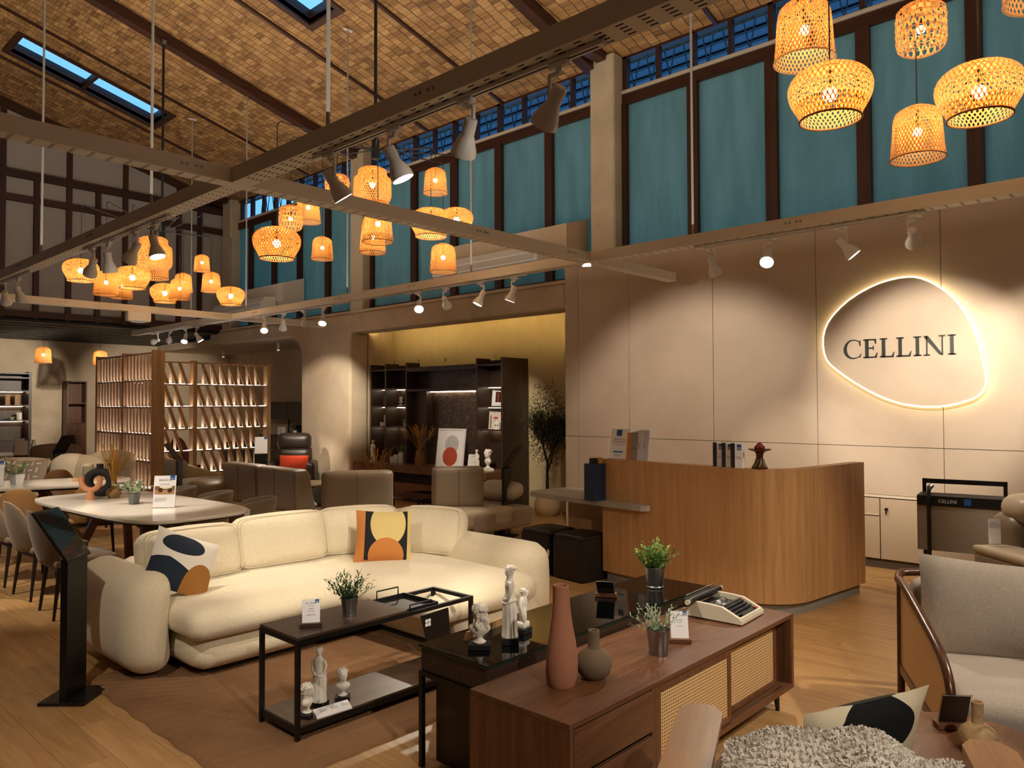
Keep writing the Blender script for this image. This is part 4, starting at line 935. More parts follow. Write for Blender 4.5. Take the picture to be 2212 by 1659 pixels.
# ------------------------------------------------------------------ rattan sideboard
t = thing('rattan_sideboard', 'long walnut sideboard with two sliding rattan doors and drawers at its left end', 'sideboard', (2.17, 1.735, 0)); Ws, Ds = 1.97, .52; zb, zt = .12, .52
G().box(0, Ws, 0, Ds, zt-.022, zt, .0015).make('top_panel', WALNUT, t, ang=0)
G().box(0, .022, 0.0, Ds, zb, zt-.022).make('side_panel', WALNUTZ, t, ang=0); G().box(Ws-.03, Ws, 0.0, Ds, zb, zt-.022).make('side_panel', WALNUTZ, t, ang=0)
G().box(.022, Ws-.03, 0, Ds, zb, zb+.025).make('bottom_panel', WALNUT, t, ang=0)
G().box(.022, Ws-.03, Ds-.012, Ds, zb, zt-.022).make('back_panel', WALNUT, t, ang=0)
G().box(.55, .575, .004, Ds, zb+.025, zt-.022).make('divider', WALNUTZ, t, ang=0); G().box(1.86, 1.88, .06, Ds, zb+.025, zt-.022).make('divider', WALNUTZ, t, ang=0)
for z0, z1 in ((zb+.03, .305), (.325, zt-.03)): G().box(.026, .546, -.0, .02, z0, z1, .001).make('drawer', WALNUT, t, ang=0)
CN = cane('XZ')
for x0, x1, yo in ((.585, 1.255, .008), (1.225, 1.86, .05)):
    f = G()
    for a in ((x0, x0+.04, zb+.032, zt-.028), (x1-.03, x1, zb+.032, zt-.028), (x0+.04, x1-.03, zb+.032, zb+.06), (x0+.04, x1-.03, zt-.058, zt-.028)): f.box(a[0], a[1], yo, yo+.024, a[2], a[3], .001)
    fo = f.make('sliding_door', WALNUTZ, t, ang=0); G().box(x0+.04, x1-.03, yo+.006, yo+.012, zb+.06, zt-.058).make('cane_panel', CN, fo, ang=0)
G().box(1.26, 1.86, .02, .03, zb+.0252, zb+.0285).make('door_track', STEEL, t, ang=0)
for x, y in ((.08, .06), (Ws-.1, .06), (.08, Ds-.06), (Ws-.1, Ds-.06)): G().cyl((x, y, zb), (x+(.02 if x > 1 else -.02), y, 0), .018, .011, 12).make('leg', BLACK, t)
t = thing('clay_vase', 'tall terracotta vase with a dented side on the rattan sideboard', 'vase', (2.46, 2.01, .5205))
def dent(o):
    for v in o.data.vertices:
        if v.co.z > .05 and v.co.z < .36:
            a = math.atan2(v.co.y, v.co.x); k = math.exp(-((a-2.3)/.35)**2)*math.sin(PI*(v.co.z-.05)/.31); v.co.x *= 1-.28*k; v.co.y *= 1-.28*k
o = jug([(0, 0), (.055, .0), (.062, .02), (.068, .06), (.069, .11), (.06, .18), (.047, .25), (.039, .31), (.034, .38), (.034, .405), (.031, .408), (.024, .404), (.024, .33), (0, .3)], 40).make('body', TERRA, t); dent(o)
t = thing('clay_vase', 'round olive-brown bottle vase with a straight neck on the rattan sideboard', 'vase', (2.61, 1.955, .5205))
jug([(0, 0), (.04, 0), (.066, .022), (.077, .055), (.074, .085), (.055, .112), (.028, .126), (.0245, .135), (.0245, .198), (.022, .201), (.016, .199), (.016, .14), (0, .12)], 36).make('body', OLIVEC, t)
potted('frosted sage plant in a steel bucket on the rattan sideboard', (3.06, 1.92, .5205), .043, .054, .118, [('foliage', LEAFS, ((0, 0, .1), .13, .14, 30, 12, .024, .008, 1.3))])
price_card('price card on a walnut block beside the frosted plant on the sideboard', (3.27, 1.93, .5205), face_dir(-.75, -.6), [('RP. 6.495.000,-', .1), ('', .1), ('RATTAN', .09), ('TV CABINET', .06), ('', .1), ('Veneer walnut', .06)], .085, .135, .3, bm=WALNUT)

# typewriter
t = thing('typewriter', 'cream portable typewriter with black keys on the right end of the sideboard', 'typewriter', (3.86, 2.0, .5205), .06)
CRM = plain('cream_enamel', 'D9D3BF', .35); RED = plain('red_key', 'C7452C', .4); DGM = plain('gunmetal', '2B2C2E', .4, .4)
g = G().prism([(-.16, .006), (.15, .006), (.15, .03), (-.16, .024)], -.15, .15, 'x'); g.make('base_shell', CRM, t, ang=0)
for sx in (-.15, .128): G().prism([(-.155, .024), (.14, .03), (.14, .088), (.02, .085), (-.05, .08), (-.15, .034)], sx, sx+.022, 'x').make('side_wall', CRM, t, ang=0)
G().box(-.128, .128, -.155, -.14, .024, .036).make('front_lip', CRM, t, ang=0)
kb = G().prism([(-.14, .026), (-.045, .06), (-.045, .03), (-.14, .02)], -.128, .128, 'x').make('keyboard_deck', DGM, t, ang=0)
g = G()
for r in range(4):
    for c in range(11):
        x = -.112+c*.0215+(r % 2)*.006; y = -.122+r*.022; z = .038+r*.0085; g.cyl((x, y, z), (x, y, z+.006), .0085, n=8); g.cyl((x, y+.004, z-.014), (x, y, z), .002, n=4)
g.make('keys', BLACKM, t, ang=30)
G().box(-.08, .07, -.139, -.127, .036, .043, .002).make('space_bar', BLACK, t, ang=0)
G().box(.1, .122, -.137, -.124, .037, .046, .002).make('red_key', RED, t, ang=0); G().box(.108, .122, -.06, -.05, .066, .074, .002).make('red_key', RED, t, ang=0)
G().box(-.128, .128, -.043, -.026, .066, .074, .002).make('ribbon_bar', DGM, t, ang=0)
G().box(-.128, .128, -.026, .13, .045, .055).make('works_tray', DGM, t, ang=0)
g = G()
for k in range(24):
    a = PI*(k+.5)/24; g.bar((.052*math.cos(a), .03-.045*math.sin(a), .06), (.02*math.cos(a), .04-.01*math.sin(a), .078), .002, .004)
g.tube([(.055*math.cos(PI*k/16), .03-.048*math.sin(PI*k/16), .066) for k in range(17)], .004, 6); g.make('type_basket', STEEL, t, ang=30)
for sx in (-.085, .085): G().lathe([(0, .056), (.03, .056), (.03, .066), (.008, .068), (0, .072)], 18, RM((sx, .055, 0))).make('ribbon_spool', DGM, t)
cg = G().cyl((-.2, .115, .092), (.19, .115, .092), .018, n=16).make('platen', BLACK, t)
G().box(-.19, .18, .128, .15, .06, .105, .003).make('carriage', DGM, t, ang=0)
G().cyl((-.18, .14, .118), (.17, .14, .118), .003, n=8).make('paper_bail', STEEL, t)
for sx in (-.2, .19): G().cyl((sx, .115, .092), (sx+math.copysign(.018, sx), .115, .092), .014, n=12).make('platen_knob', CRM, t)
G().tube([(-.19, .12, .1), (-.215, .1, .115), (-.23, .085, .11)], .004, 6).make('return_lever', STEEL, t)

# ------------------------------------------------------------------ reception desk
t = thing('reception_desk', 'teak veneered reception counter with one rounded corner on a grey plinth', 'reception desk', (5.66, 2.455, 0), -.12)
def rounded_L(o, r, lx, ly, n=9):
    P = [(o, ly), (o, o+r)]
    for k in range(1, n): a = PI+PI/2*k/n; P.append((o+r+r*math.cos(a), o+r+r*math.sin(a)))
    P += [(o+r, o), (lx, o)]; return P
def wall_prism(g, o, r, lx, ly, th, z0, z1):
    A = rounded_L(o, r, lx, ly); B = rounded_L(o+th, max(r-th, .02), lx, ly); g.prism(A+B[::-1], z0, z1); return g
A = rounded_L(0, .42, .49, 1.85); B = rounded_L(.1, .32, .49, 1.85)
G().prism(A+B[::-1], .1, 1.155).make('front_panel', TEAK, t, ang=30)
G().box(.493, 1.37, 0, .1, .1, 1.155).make('side_panel', TEAK, t, ang=0)
g = G(); wall_prism(g, .05, .38, 1.36, 1.84, .08, 0, .1); g.make('plinth', plain('plinth_concrete', '8A857D', .7), t, ang=30)
g = G(); wall_prism(g, .1, .32, 1.36, 1.84, .5, .70, .74); g.make('inner_worktop', CONC, t, ang=30)
t = thing('side_counter', 'low concrete-look counter slab on a teak panel beside the reception desk', 'counter', (5.66, 2.455, 0), -.12)
P = [(-.085, 1.48), (-.06, 1.36), (-.005, 1.30)] ; sl = [(-.006, 1.27), (-.05, 1.28), (-.08, 1.32), (-.09, 1.4), (-.09, 2.78), (.0, 2.86), (.42, 2.86), (.55, 2.78), (.55, 1.86), (-.006, 1.86)]
G().prism(sl, .72, .768).make('slab', CONC, t, ang=0)
G().box(.30, .38, 1.856, 2.62, 0, .72).make('leg_panel', TEAK, t, ang=0)
CUBES = (('farther', 5.73, 5.205), ('nearer', 5.68, 4.745))
for w, x, y in CUBES:
    t = thing('storage_ottoman', 'black leather cube ottoman under the counter slab, the one nearer the %s' % ('desk' if w == 'nearer' else 'potted tree'), 'ottoman', (x, y, 0), -.12, 'black cube ottomans')
    G().cushion(0, .40, -.41, 0, 0.01, .40, .02, (0, 0, 0), 6).make('body', BLKL, t); G().cushion(.006, .394, -.404, -.006, .385, .435, .03, (0, 0, .008), 8).make('lid', BLKL, t)
    G().box(-.004, .001, -.42, -.40, .2, .26).make('tag', PAPER, t, ang=0) if w == 'farther' else None
t = thing('gift_box', 'tall navy blue box on the counter slab against the desk', 'box', (5.78, 4.335, .7685), -.12)
G().box(-.06, .1, -.08, .05, 0, .345, .002).make('box', plain('navy', '14243F', .45), t, ang=0); G().box(-.02, .05, -.04, .02, .345, .395, .002).make('cap', BLACKM, t, ang=0); G().box(.03, .08, -.06, -.02, .345, .4, .002).make('tab', plain('amber_card', 'B27A2E', .6), t, ang=0)
# things on the counter top
def on_desk(x, y): return (5.66+x*.9928+y*.1197, 2.455-x*.1197+y*.9928, 1.1555)
t = thing('review_sign', 'white printed sign in a clear acrylic stand at the far end of the counter', 'sign', on_desk(.045, 1.70), -.12-PI/2+.12)
M = RM((0, 0, 0), (-.2, 0, 0)); G().box(-.105, .105, -.001, .002, 0, .29, M=M).make('acrylic_stand', CLEAR, t, ang=0)
p = G().box(-.1, .1, -.003, -.0015, .005, .287, M=M).make('paper', PAPER, t, ang=0)
G().box(-.035, .025, -.0042, -.0032, .22, .28, M=M).make('logo_square', BLUE, p, ang=0); text('print', 'REVIEW US\nON GOOGLE', .024, BLUE, p, M @ Vector((0, -.0045, .18)), (PI/2-.2, 0, 0), 'CENTER'); text('print', 'We value your feedback', .011, INK, p, M @ Vector((0, -.0045, .135)), (PI/2-.2, 0, 0), 'CENTER')
G().box(-.055, .055, -.0042, -.0032, .062, .078, M=M).make('label_bar', plain('sky_blue', '3E78B8', .5), p, ang=0); text('print', 'Google', .026, plain('grey_ink', '5C6270', .6), p, M @ Vector((0, -.0045, .03)), (PI/2-.2, 0, 0), 'CENTER')
for k, (y, c1, c2, lb) in enumerate(((1.53, 'C8702A', '8F867C', 'orange and grey brochure leaning in front of other leaflets on the counter'), (1.47, 'B9B2AC', 'CFCBD0', 'grey brochure standing right behind the orange brochure on the counter'), (1.42, 'D9D6DC', 'C4C6D6', 'rearmost white leaflet of the brochures on the counter'))):
    t = thing('brochure', lb, 'brochure', on_desk(.05+k*.012, y), -.12-PI/2+.1, 'brochures on the counter')
    M = RM((0, 0, 0), (-.12, 0, 0)); h = .255+.012*k
    G().box(-.06, -.025, -.002, .004, 0, h, M=M).make('cover_band', plain('band'+c1, c1, .4), t, ang=0); q = G().box(-.025, .055, -.002, .004, 0, h, M=M).make('cover', plain('cov'+c2, c2, .4), t, ang=0)
    text('print', ('SOFA', 'FURNITURE', 'CATALOGUE')[k], .02, INK, q, M @ Vector((.02, -.003, h*.4)), (PI/2-.12, -PI/2, 0) if k else (PI/2-.12, 0, 0), 'CENTER')
for k in range(3):
    t = thing('care_kit_box', '%s of three white and black care kit boxes in a row on the counter' % ('leftmost', 'middle', 'rightmost')[k], 'box', on_desk(.03, .57-k*.085), -.12-PI/2+.25, 'care kit boxes on the counter')
    b = G().box(-.045, .05, -.02, .03, 0, .2, .001).make('box', PAPER, t, ang=0)
    G().box(-.046, -.012, -.0208, -.0195, .002, .2).make('dark_band', plain('ink_grad', '222326', .4), b, ang=0); G().box(.006, .04, -.0208, -.0198, .145, .19).make('logo_square', BLUE, b, ang=0)
    G().tube([(.023+.012*math.cos(a), -.021, .16+.006*math.sin(a)) for a in (2*PI*i/14 for i in range(14))], .002, 4, True).make('logo_ring', PAPER, b); text('print', 'Leather\nCare Kit', .013, INK, b, (-.004, -.0206, .085), (PI/2, 0, 0))
t = thing('offering_stand', 'dark red carved pedestal dish with a lotus on top, on the rounded counter corner', 'ornament', on_desk(.10, .24))
LAC = plain('red_lacquer', '4A1710', .3); 
jug([(0, 0), (.06, 0), (.064, .012), (.05, .03), (.034, .06), (.026, .09), (.03, .12), (.04, .135), (.085, .15), (.09, .158), (.03, .156), (0, .156)], 28).make('pedestal', LAC, t)
g = G()
for ring, (r, z, el) in enumerate(((.03, .158, .5), (.018, .17, .9), (.008, .182, 1.3))):
    for k in range(8):
        a = 2*PI*k/8+ring*.4; ball(g, (r*math.cos(a), r*math.sin(a), z+.01), .014, None, (1, 1, 1.1), 8, 6)
g.make('lotus', plain('lotus_red', '7A2A22', .4), t)
for k in range(7):
    a = 2*PI*k/7; ball(G(), (0, 0, 0), .001) if False else None
g = G()
for k in range(9): a = 2*PI*k/9; g.tube([(.058*math.cos(a), .058*math.sin(a), .014), (.04*math.cos(a+.2), .04*math.sin(a+.2), .045), (.033*math.cos(a+.4), .033*math.sin(a+.4), .075)], .004, 5)
g.make('painted_leaves', plain('leaf_gold', '6E8A4E', .4), t)

# ------------------------------------------------------------------ backlit pebble sign
t = thing('backlit_wall_sign', 'pebble-shaped wall sign glowing round its edge with dark serif letters', 'sign', (XW, 0, 0))
PW = [(3.0601, 2.2945), (3.0568, 2.3767), (3.0384, 2.456), (3.0055, 2.5273), (2.9544, 2.5972), (2.8784, 2.6746), (2.787, 2.748), (2.6839, 2.8084), (2.5795, 2.8565), (2.4883, 2.8881), (2.4016, 2.9077), (2.3124, 2.9191), (2.2297, 2.9205), (2.1654, 2.9128), (2.1048, 2.8924), (2.0349, 2.8549), (1.9635, 2.8042), (1.8933, 2.743), (1.8267, 2.6696), (1.766, 2.5805), (1.7134, 2.4831), (1.6726, 2.383), (1.6406, 2.2815), (1.6166, 2.1811), (1.5988, 2.0842), (1.584, 1.9905), (1.5756, 1.9108), (1.575, 1.8623), (1.5845, 1.8248), (1.6074, 1.7795), (1.6421, 1.7391), (1.6877, 1.7129), (1.7456, 1.692), (1.8191, 1.6678), (1.9022, 1.6484), (1.9896, 1.6395), (2.0834, 1.6395), (2.1852, 1.6477), (2.2913, 1.6671), (2.3981, 1.7007), (2.5067, 1.7473), (2.6203, 1.8092), (2.73, 1.8786), (2.8296, 1.9498), (2.9148, 2.0186), (2.9784, 2.0729), (3.0235, 2.1302), (3.0499, 2.2092)]
G().prism([(y, z) for y, z in PW], -.05, -.038, 'x').make('face_panel', PANELM, t, ang=0)
cy = sum(p[0] for p in PW)/len(PW); czs = sum(p[1] for p in PW)/len(PW)
ring = [(cy+(y-cy)*.985, czs+(z-czs)*.985) for y, z in PW]; N = len(PW); g = G()
g.tube([(-.046, cy+(y-cy)*1.004, czs+(z-czs)*1.004) for y, z in PW], .008, 6, True); g.make('glow_edge', emit('sign_glow', 'FFE6A8', 5.0), t)
g = G()
for i in range(N): a, b = ring[i], ring[(i+1) % N]; g.face([(-.03, a[0], a[1]), (-.03, b[0], b[1]), (-.001, b[0], b[1]), (-.001, a[0], a[1])])
g.make('light_channel', emit('sign_channel', 'FFDFA0', 4.0), t, ang=0)
def letters():
    """serif capitals C E L L I N I as flat outlines in a unit-high box, each with its own width"""
    def rect(x0, x1, y0, y1): return [(x0, y0), (x1, y0), (x1, y1), (x0, y1)]
    def arc(cx, cy, rx, ry, a0, a1, t0, t1, n=26):
        o, i_ = [], []
        for k in range(n+1):
            a = math.radians(a0+(a1-a0)*k/n); w = t0+(t1-t0)*math.sin(PI*k/n); o.append((cx+rx*math.cos(a), cy+ry*math.sin(a))); i_.append((cx+(rx-w)*math.cos(a), cy+(ry-w*.55)*math.sin(a)))
        return o, i_
    L_ = {}
    L_['I'] = (.36, [rect(.1, .26, 0, 1), rect(0, .36, 0, .055), rect(0, .36, .945, 1)])
    L_['L'] = (.72, [rect(.1, .26, 0, 1), rect(0, .36, .945, 1), rect(0, .66, 0, .06), [(.58, .06), (.66, .0), (.72, .26), (.69, .26)]])
    L_['E'] = (.74, [rect(.1, .26, 0, 1), rect(0, .66, 0, .06), rect(0, .64, .94, 1), rect(.26, .52, .49, .545), [(.58, .06), (.66, 0), (.72, .26), (.69, .26)], [(.56, .94), (.64, 1), (.64, .74), (.61, .74)], rect(.49, .52, .4, .64)])
    L_['N'] = (1.02, [rect(.13, .19, 0, 1), rect(.84, .9, 0, 1), [(.0, 1), (.22, 1), (.9, .0), (.84, 0), (.72, .06)], rect(.02, .3, 0, .05), rect(.72, 1.02, .95, 1)])
    o, i_ = arc(.5, .5, .5, .52, 48, 312, .03, .14)
    L_['C'] = (.92, [('strip', o, i_), [(.80, .88), (.86, .98), (.88, .66), (.85, .66)], [(.80, .12), (.83, .16), (.92, .26), (.84, .02)]])
    return L_
LT = letters(); INKD = plain('sign_letter', '2A2F2E', .45); LH = .19; yc = 2.846; z0 = 2.137
for idx, ch in enumerate('CELLINI'):
    w, parts = LT[ch]; g = G()
    for p in parts:
        if p[0] == 'strip':
            o, i_ = p[1], p[2]
            for k in range(len(o)-1): g.prism([(yc-o[k][0]*LH, z0+o[k][1]*LH), (yc-o[k+1][0]*LH, z0+o[k+1][1]*LH), (yc-i_[k+1][0]*LH, z0+i_[k+1][1]*LH), (yc-i_[k][0]*LH, z0+i_[k][1]*LH)], -.062, -.05, 'x')
        else: g.prism([(yc-x*LH, z0+y*LH) for x, y in p], -.062, -.05, 'x')
    g.make('letter', INKD, t, ang=0); yc -= (w+.10)*LH

# ------------------------------------------------------------------ dining tables and chairs
def superell(a, b, e, n=48): return [(math.copysign(abs(math.cos(t))**(2/e), math.cos(t))*a, math.copysign(abs(math.sin(t))**(2/e), math.sin(t))*b) for t in (2*PI*k/n for k in range(n))]
def dining(label, loc, rz, a, b, e=4.5, z=.75):
    t = thing('dining_table', label, 'dining table', loc, rz)
    P = superell(a, b, e); g = G(); g.prism(P, z-.02, z); g.prism([(x*.97, y*.985) for x, y in P], z-.032, z-.02); g.make('table_top', MARBLE, t, ang=20)
    G().prism([(x*.9, y*.93) for x, y in P], z-.055, z-.032).make('under_frame', BLACKM, t, ang=20)
    for sy in (-1, 1):
        for sx in (-1, 1): G().bar((sx*a*.55, sy*b*.62, 0), (sx*a*.2, sy*b*.35, z-.05), .075, .05, (0, 1, 0), .006).make('leg', WALNUTZ, t, ang=0)
        G().bar((-a*.3, sy*b*.40, .55), (a*.3, sy*b*.40, .55), .05, .05).make('stretcher', WALNUT, t, ang=0)
    return t
dining('white stone-topped dining table with walnut legs behind the cream sofa', (2.86, 7.5, 0), .06, .56, 1.31)
dining('farther white-topped dining table carrying a small potted plant, before the cream settee', (2.62, 10.42, 0), -.32, 1.2, .52)
def shell_chair(label, loc, rz, mat, legm, group, h=.86, depth=.46, wrap=1.0, arms=.0, sh=.47):
    """upholstered chair, front towards local -y: seat pad plus a curved shell back"""
    t = thing('dining_chair', label, 'chair', loc, rz, group)
    G().cushion(-.23, .23, -.24, .22, sh-.075, sh, .035, (0, 0, .012), 8).make('seat', mat, t)
    g = G(); n, m = 18, 7; V = {}
    for side in (0, 1):
        for i in range(n+1):
            u = -1+2*i/n; a = u*wrap; edge = 1-abs(u)**3*(.55-arms*.35)
            for j in range(m+1):
                v = j/m; z = sh-.06+(h-sh+.06)*v*edge; lean = .1*v+.02; rad = .255+.018*math.sin(PI*v)
                r = rad-(.035*(1-.4*v) if side else 0)
                V[side, i, j] = g.b.verts.new((r*math.sin(a)*(1+.04*v), .02+(r*math.cos(a)*.92)+lean*max(0, math.cos(a)), z))
    for i in range(n):
        for j in range(m):
            g.b.faces.new((V[0, i, j], V[0, i+1, j], V[0, i+1, j+1], V[0, i, j+1])); g.b.faces.new((V[1, i, j+1], V[1, i+1, j+1], V[1, i+1, j], V[1, i, j]))
        g.b.faces.new((V[0, i, m], V[0, i+1, m], V[1, i+1, m], V[1, i, m])); g.b.faces.new((V[1, i, 0], V[1, i+1, 0], V[0, i+1, 0], V[0, i, 0]))
    for j in range(m):
        g.b.faces.new((V[0, 0, j+1], V[1, 0, j+1], V[1, 0, j], V[0, 0, j])); g.b.faces.new((V[0, n, j], V[1, n, j], V[1, n, j+1], V[0, n, j+1]))
    bk = g.make('backrest', mat, t, ang=60); sd = bk.modifiers.new('soft', 'SUBSURF'); sd.levels = 1; sd.render_levels = 1
    for sx in (-1, 1):
        for sy in (-1, 1): G().cyl((sx*.19, sy*.18, sh-.07), (sx*.215, sy*.215+.01, 0), .019, .011, 10).make('leg', legm, t)
    G().box(-.2, .2, -.2, .2, sh-.1, sh-.072).make('seat_frame', legm, t, ang=0)
    return t
DLEG = plain('dark_leg', '20140E', .45)
G1 = 'brown fabric chairs on the left of the dining table'
shell_chair('brown fabric dining chair with dark legs nearest the black price stand', (2.17, 6.87, 0), face_dir(1, -.05), BRNF, DLEG, G1)
shell_chair('brown fabric dining chair in the middle of the row left of the dining table', (2.2, 7.68, 0), face_dir(1, .05), BRNF, DLEG, G1)
shell_chair('brown fabric dining chair cut by the left frame edge, last along the dining table', (2.2, 8.42, 0), face_dir(1, 0), BRNF, DLEG, G1)
G2 = 'taupe tub chairs on the right of the dining table'
TUB = fabric('taupe_tub', '877866', '6B5D4D', 260, .35)
for k, (x, y, fx, fy, lb) in enumerate(((3.60, 6.97, -.8, .6, 'taupe fabric tub chair with a white hang tag beside the cream sofa back'), (3.56, 7.78, -.85, .5, 'taupe fabric tub chair second from the cream sofa, behind the dining table corner'), (3.5, 8.5, -.9, .35, 'taupe fabric tub chair half hidden behind the dining table sign'))):
    c = shell_chair(lb, (x, y, 0), face_dir(fx, fy), TUB, DLEG, G2, .78, wrap=1.75, arms=1.0, sh=.45)
    if k == 0:
        tg = G().box(.13, .21, .26, .262, .56, .70, M=RM((0, 0, 0), (0, 0, -.55))).make('hang_tag', PAPER, c, ang=0); G().box(.17, .2, .2625, .2632, .67, .7, M=RM((0, 0, 0), (0, 0, -.55))).make('logo_square', BLUE, tg, ang=0)
G3 = 'tan leather chairs round the far dining table'
for x, y, fx, fy, lb in ((2.38, 9.3, .35, 1, 'tan leather chair with its broad back to the camera at the left of the far dining table'), (3.05, 9.22, .35, 1, 'tan leather chair with its back half hidden behind the black ring vase'), (3.2, 10.95, -.35, -1, 'tan leather chair on the far side of the far table before the patterned pillows'), (2.35, 11.3, -.3, -1, 'tan leather chair at the far side of the far table by the left frame edge')):
    shell_chair(lb, (x, y, 0), face_dir(fx, fy), TANL, DLEG, G3, .83, wrap=.95, sh=.46)

# things on the dining table
Z = .7505
t = thing('clay_sculpture', 'pink clay U-shaped sculpture on a cone foot on the dining table', 'sculpture', (2.67, 8.13, Z), face_dir(-.7, -.7))
jug([(0, 0), (.042, 0), (.042, .006), (.024, .09), (0, .1)], 24).make('foot', TERRAL, t)
G().tube([(.09*math.cos(a), 0, .19+.095*math.sin(a)) for a in (PI*k/20+PI for k in range(21))], .026, 12).make('arms', TERRAL, t)
G().cyl((-.09, 0, .19), (-.09, 0, .225), .026, n=12).make('arm_tip', TERRAL, t); G().cyl((.09, 0, .19), (.09, 0, .225), .026, n=12).make('arm_tip', TERRAL, t)
t = thing('ring_vase', 'black ring-shaped vase with a short neck behind the pink sculpture', 'vase', (2.83, 8.36, Z), face_dir(-.7, -.7))
BLV = plain('black_ceramic', '1C1715', .75)
g = G(); n1, n2 = 36, 14; Rr = .112; V = []
for i in range(n1):
    a = 2*PI*i/n1; rr = .043+.012*(.5-.5*math.sin(a)); V.append([g.b.verts.new(((Rr+rr*math.cos(b))*math.cos(a)*1.05, rr*math.sin(b)*.9, .148+(Rr+rr*math.cos(b))*math.sin(a)*.92)) for b in (2*PI*j/n2 for j in range(n2))])
for i in range(n1):
    for j in range(n2): g.b.faces.new((V[i][j], V[(i+1) % n1][j], V[(i+1) % n1][(j+1) % n2], V[i][(j+1) % n2]))
g.make('ring', BLV, t); G().cyl((0, 0, .27), (0, 0, .33), .03, .032, 16).make('neck', BLV, t)
t = thing('grass_vase', 'round ochre bottle vase with tall dried grass on the dining table', 'vase', (2.88, 8.12, Z))
OCH = plain('ochre_clay', '8F7246', .85, bumps=(30, .4, .004))
jug([(0, 0), (.045, 0), (.068, .03), (.07, .06), (.05, .088), (.024, .105), (.022, .15), (.026, .17), (.018, .168), (.016, .12), (0, .1)], 28).make('body', OCH, t)
g = G()
for k in range(26):
    a = rnd.uniform(0, 2*PI); s = rnd.uniform(.02, .12); h = rnd.uniform(.36, .55); p = [(0, 0, .1), (s*.35*math.cos(a), s*.35*math.sin(a), h*.55), (s*math.cos(a), s*math.sin(a), h)]; g.tube(p, .0025, 4, radii=[.0016, .0024, .0035 if k % 2 else .006])
tag(g.make('dried_grass', plain('dry_grass', 'A9782F', .9), t, ang=0), kind='stuff')
potted('sage green leafy plant in a grey square pot on the dining table', (2.83, 7.47, Z), .03, .04, .1, [('foliage', plain('leaf_grey', 'A3B095', .7), ((0, 0, .09), .12, .13, 20, 6, .062, .03, 1.2))], plain('grey_pot', '6F7070', .6), .3, square=True)
price_card('leaning white price sign with a photo of the table on the dining table', (2.9, 6.98, Z), face_dir(-.62, -.78), [('BRANCA', .14), ('Rp 48.795.000,-', .075)], .19, .29, .2, False)
ps = bpy.data.objects['price_card.%03d' % 4] if False else None
ob = [o for o in bpy.data.objects if o.name.startswith('price_card') and o.get('label', '').startswith('leaning white')][0]
PH = printed('photo_dining', '7A5B40', [('r', 'A88460', 0, -.06, .2, .06), ('o', 'DDD8CC', .01, .03, .055, .018), ('o', '3C2E25', -.035, .0, .02, .02), ('o', '3C2E25', .045, -.005, .02, .02), ('r', '2A2019', 0, .055, .2, .012)], .4, ('X', 'Y'), False)
m_ = RM((0, 0, 0), (-.2, 0, 0)); ph = G().box(-.085, .085, -.0365, .0365, -.0005, .0005).make('photo', PH, ob, ang=0); ph.location = m_ @ Vector((0, -.0042, .16)); ph.rotation_euler = (PI/2-.2, 0, 0)
text('print', '. . . . . . . .', .03, INK, ob, m_ @ Vector((0, -.0045, .105)), (PI/2-.2, 0, 0), 'CENTER'); text('print', 'Type A 200 x 100 cm\nType B 220 x 100 cm\nSintered stone top', .012, INK, ob, m_ @ Vector((-.08, -.0045, .085)), (PI/2-.2, 0, 0))
Z2 = .7505
potted('small spiky plant in a white square pot on the far dining table', (2.6, 10.35, Z2), .045, .06, .12, [('foliage', LEAFM, ((0, 0, .1), .13, .2, 16, 9, .075, .014, 1.3))], plain('white_pot', 'D8DADB', .4), .4, square=True)
price_card('price sign cut by the left frame edge on the far dining table', (2.36, 10.3, Z2), face_dir(-.5, -.85), [('PALMA', .14), ('Rp 35.995.000,-', .075)], .19, .29, .2, False)
for k, (x, y, r, h, lb) in enumerate(((3.36, 10.32, .06, .15, 'clear glass jar with a pale lid beside the ring vase on the far table'), (3.52, 10.42, .05, .13, 'smaller clear glass jar behind the pale-lidded jar on the far table'), (3.58, 10.2, .065, .2, 'tall glass jar with a wooden lid full of white shells on the far table'))):
    t = thing('glass_jar', lb, 'jar', (x, y, Z2+.022), 0, 'glass jars on the far dining table')
    G().lathe([(0, 0), (r, 0), (r, h), (r-.003, h), (r-.003, .004), (0, .004)], 24, caps=False).make('glass', JARG, t)
    G().lathe([(0, h), (r*1.02, h), (r*1.02, h+.025), (0, h+.025)], 24).make('lid', WALNUT if k == 2 else plain('pale_lid', 'C9B595', .6), t)
    if k == 2:
        g = G()
        for q in range(60): ball(g, (rnd.uniform(-.038, .038), rnd.uniform(-.038, .038), rnd.uniform(.02, .17)), rnd.uniform(.01, .016), None, (1, 1, .8), 6, 5)
        tag(g.make('shells', PLAST, t), kind='stuff')
t = thing('serving_board', 'pale wooden board under the glass jars on the far table', 'board', (3.45, 10.32, Z2), -.3); G().box(-.26, .26, -.16, .16, 0, .02, .004).make('board', wood('board_wood', 'A07B4E', 'BC9766', 'CDAA79', 'x', .5), t, ang=0)

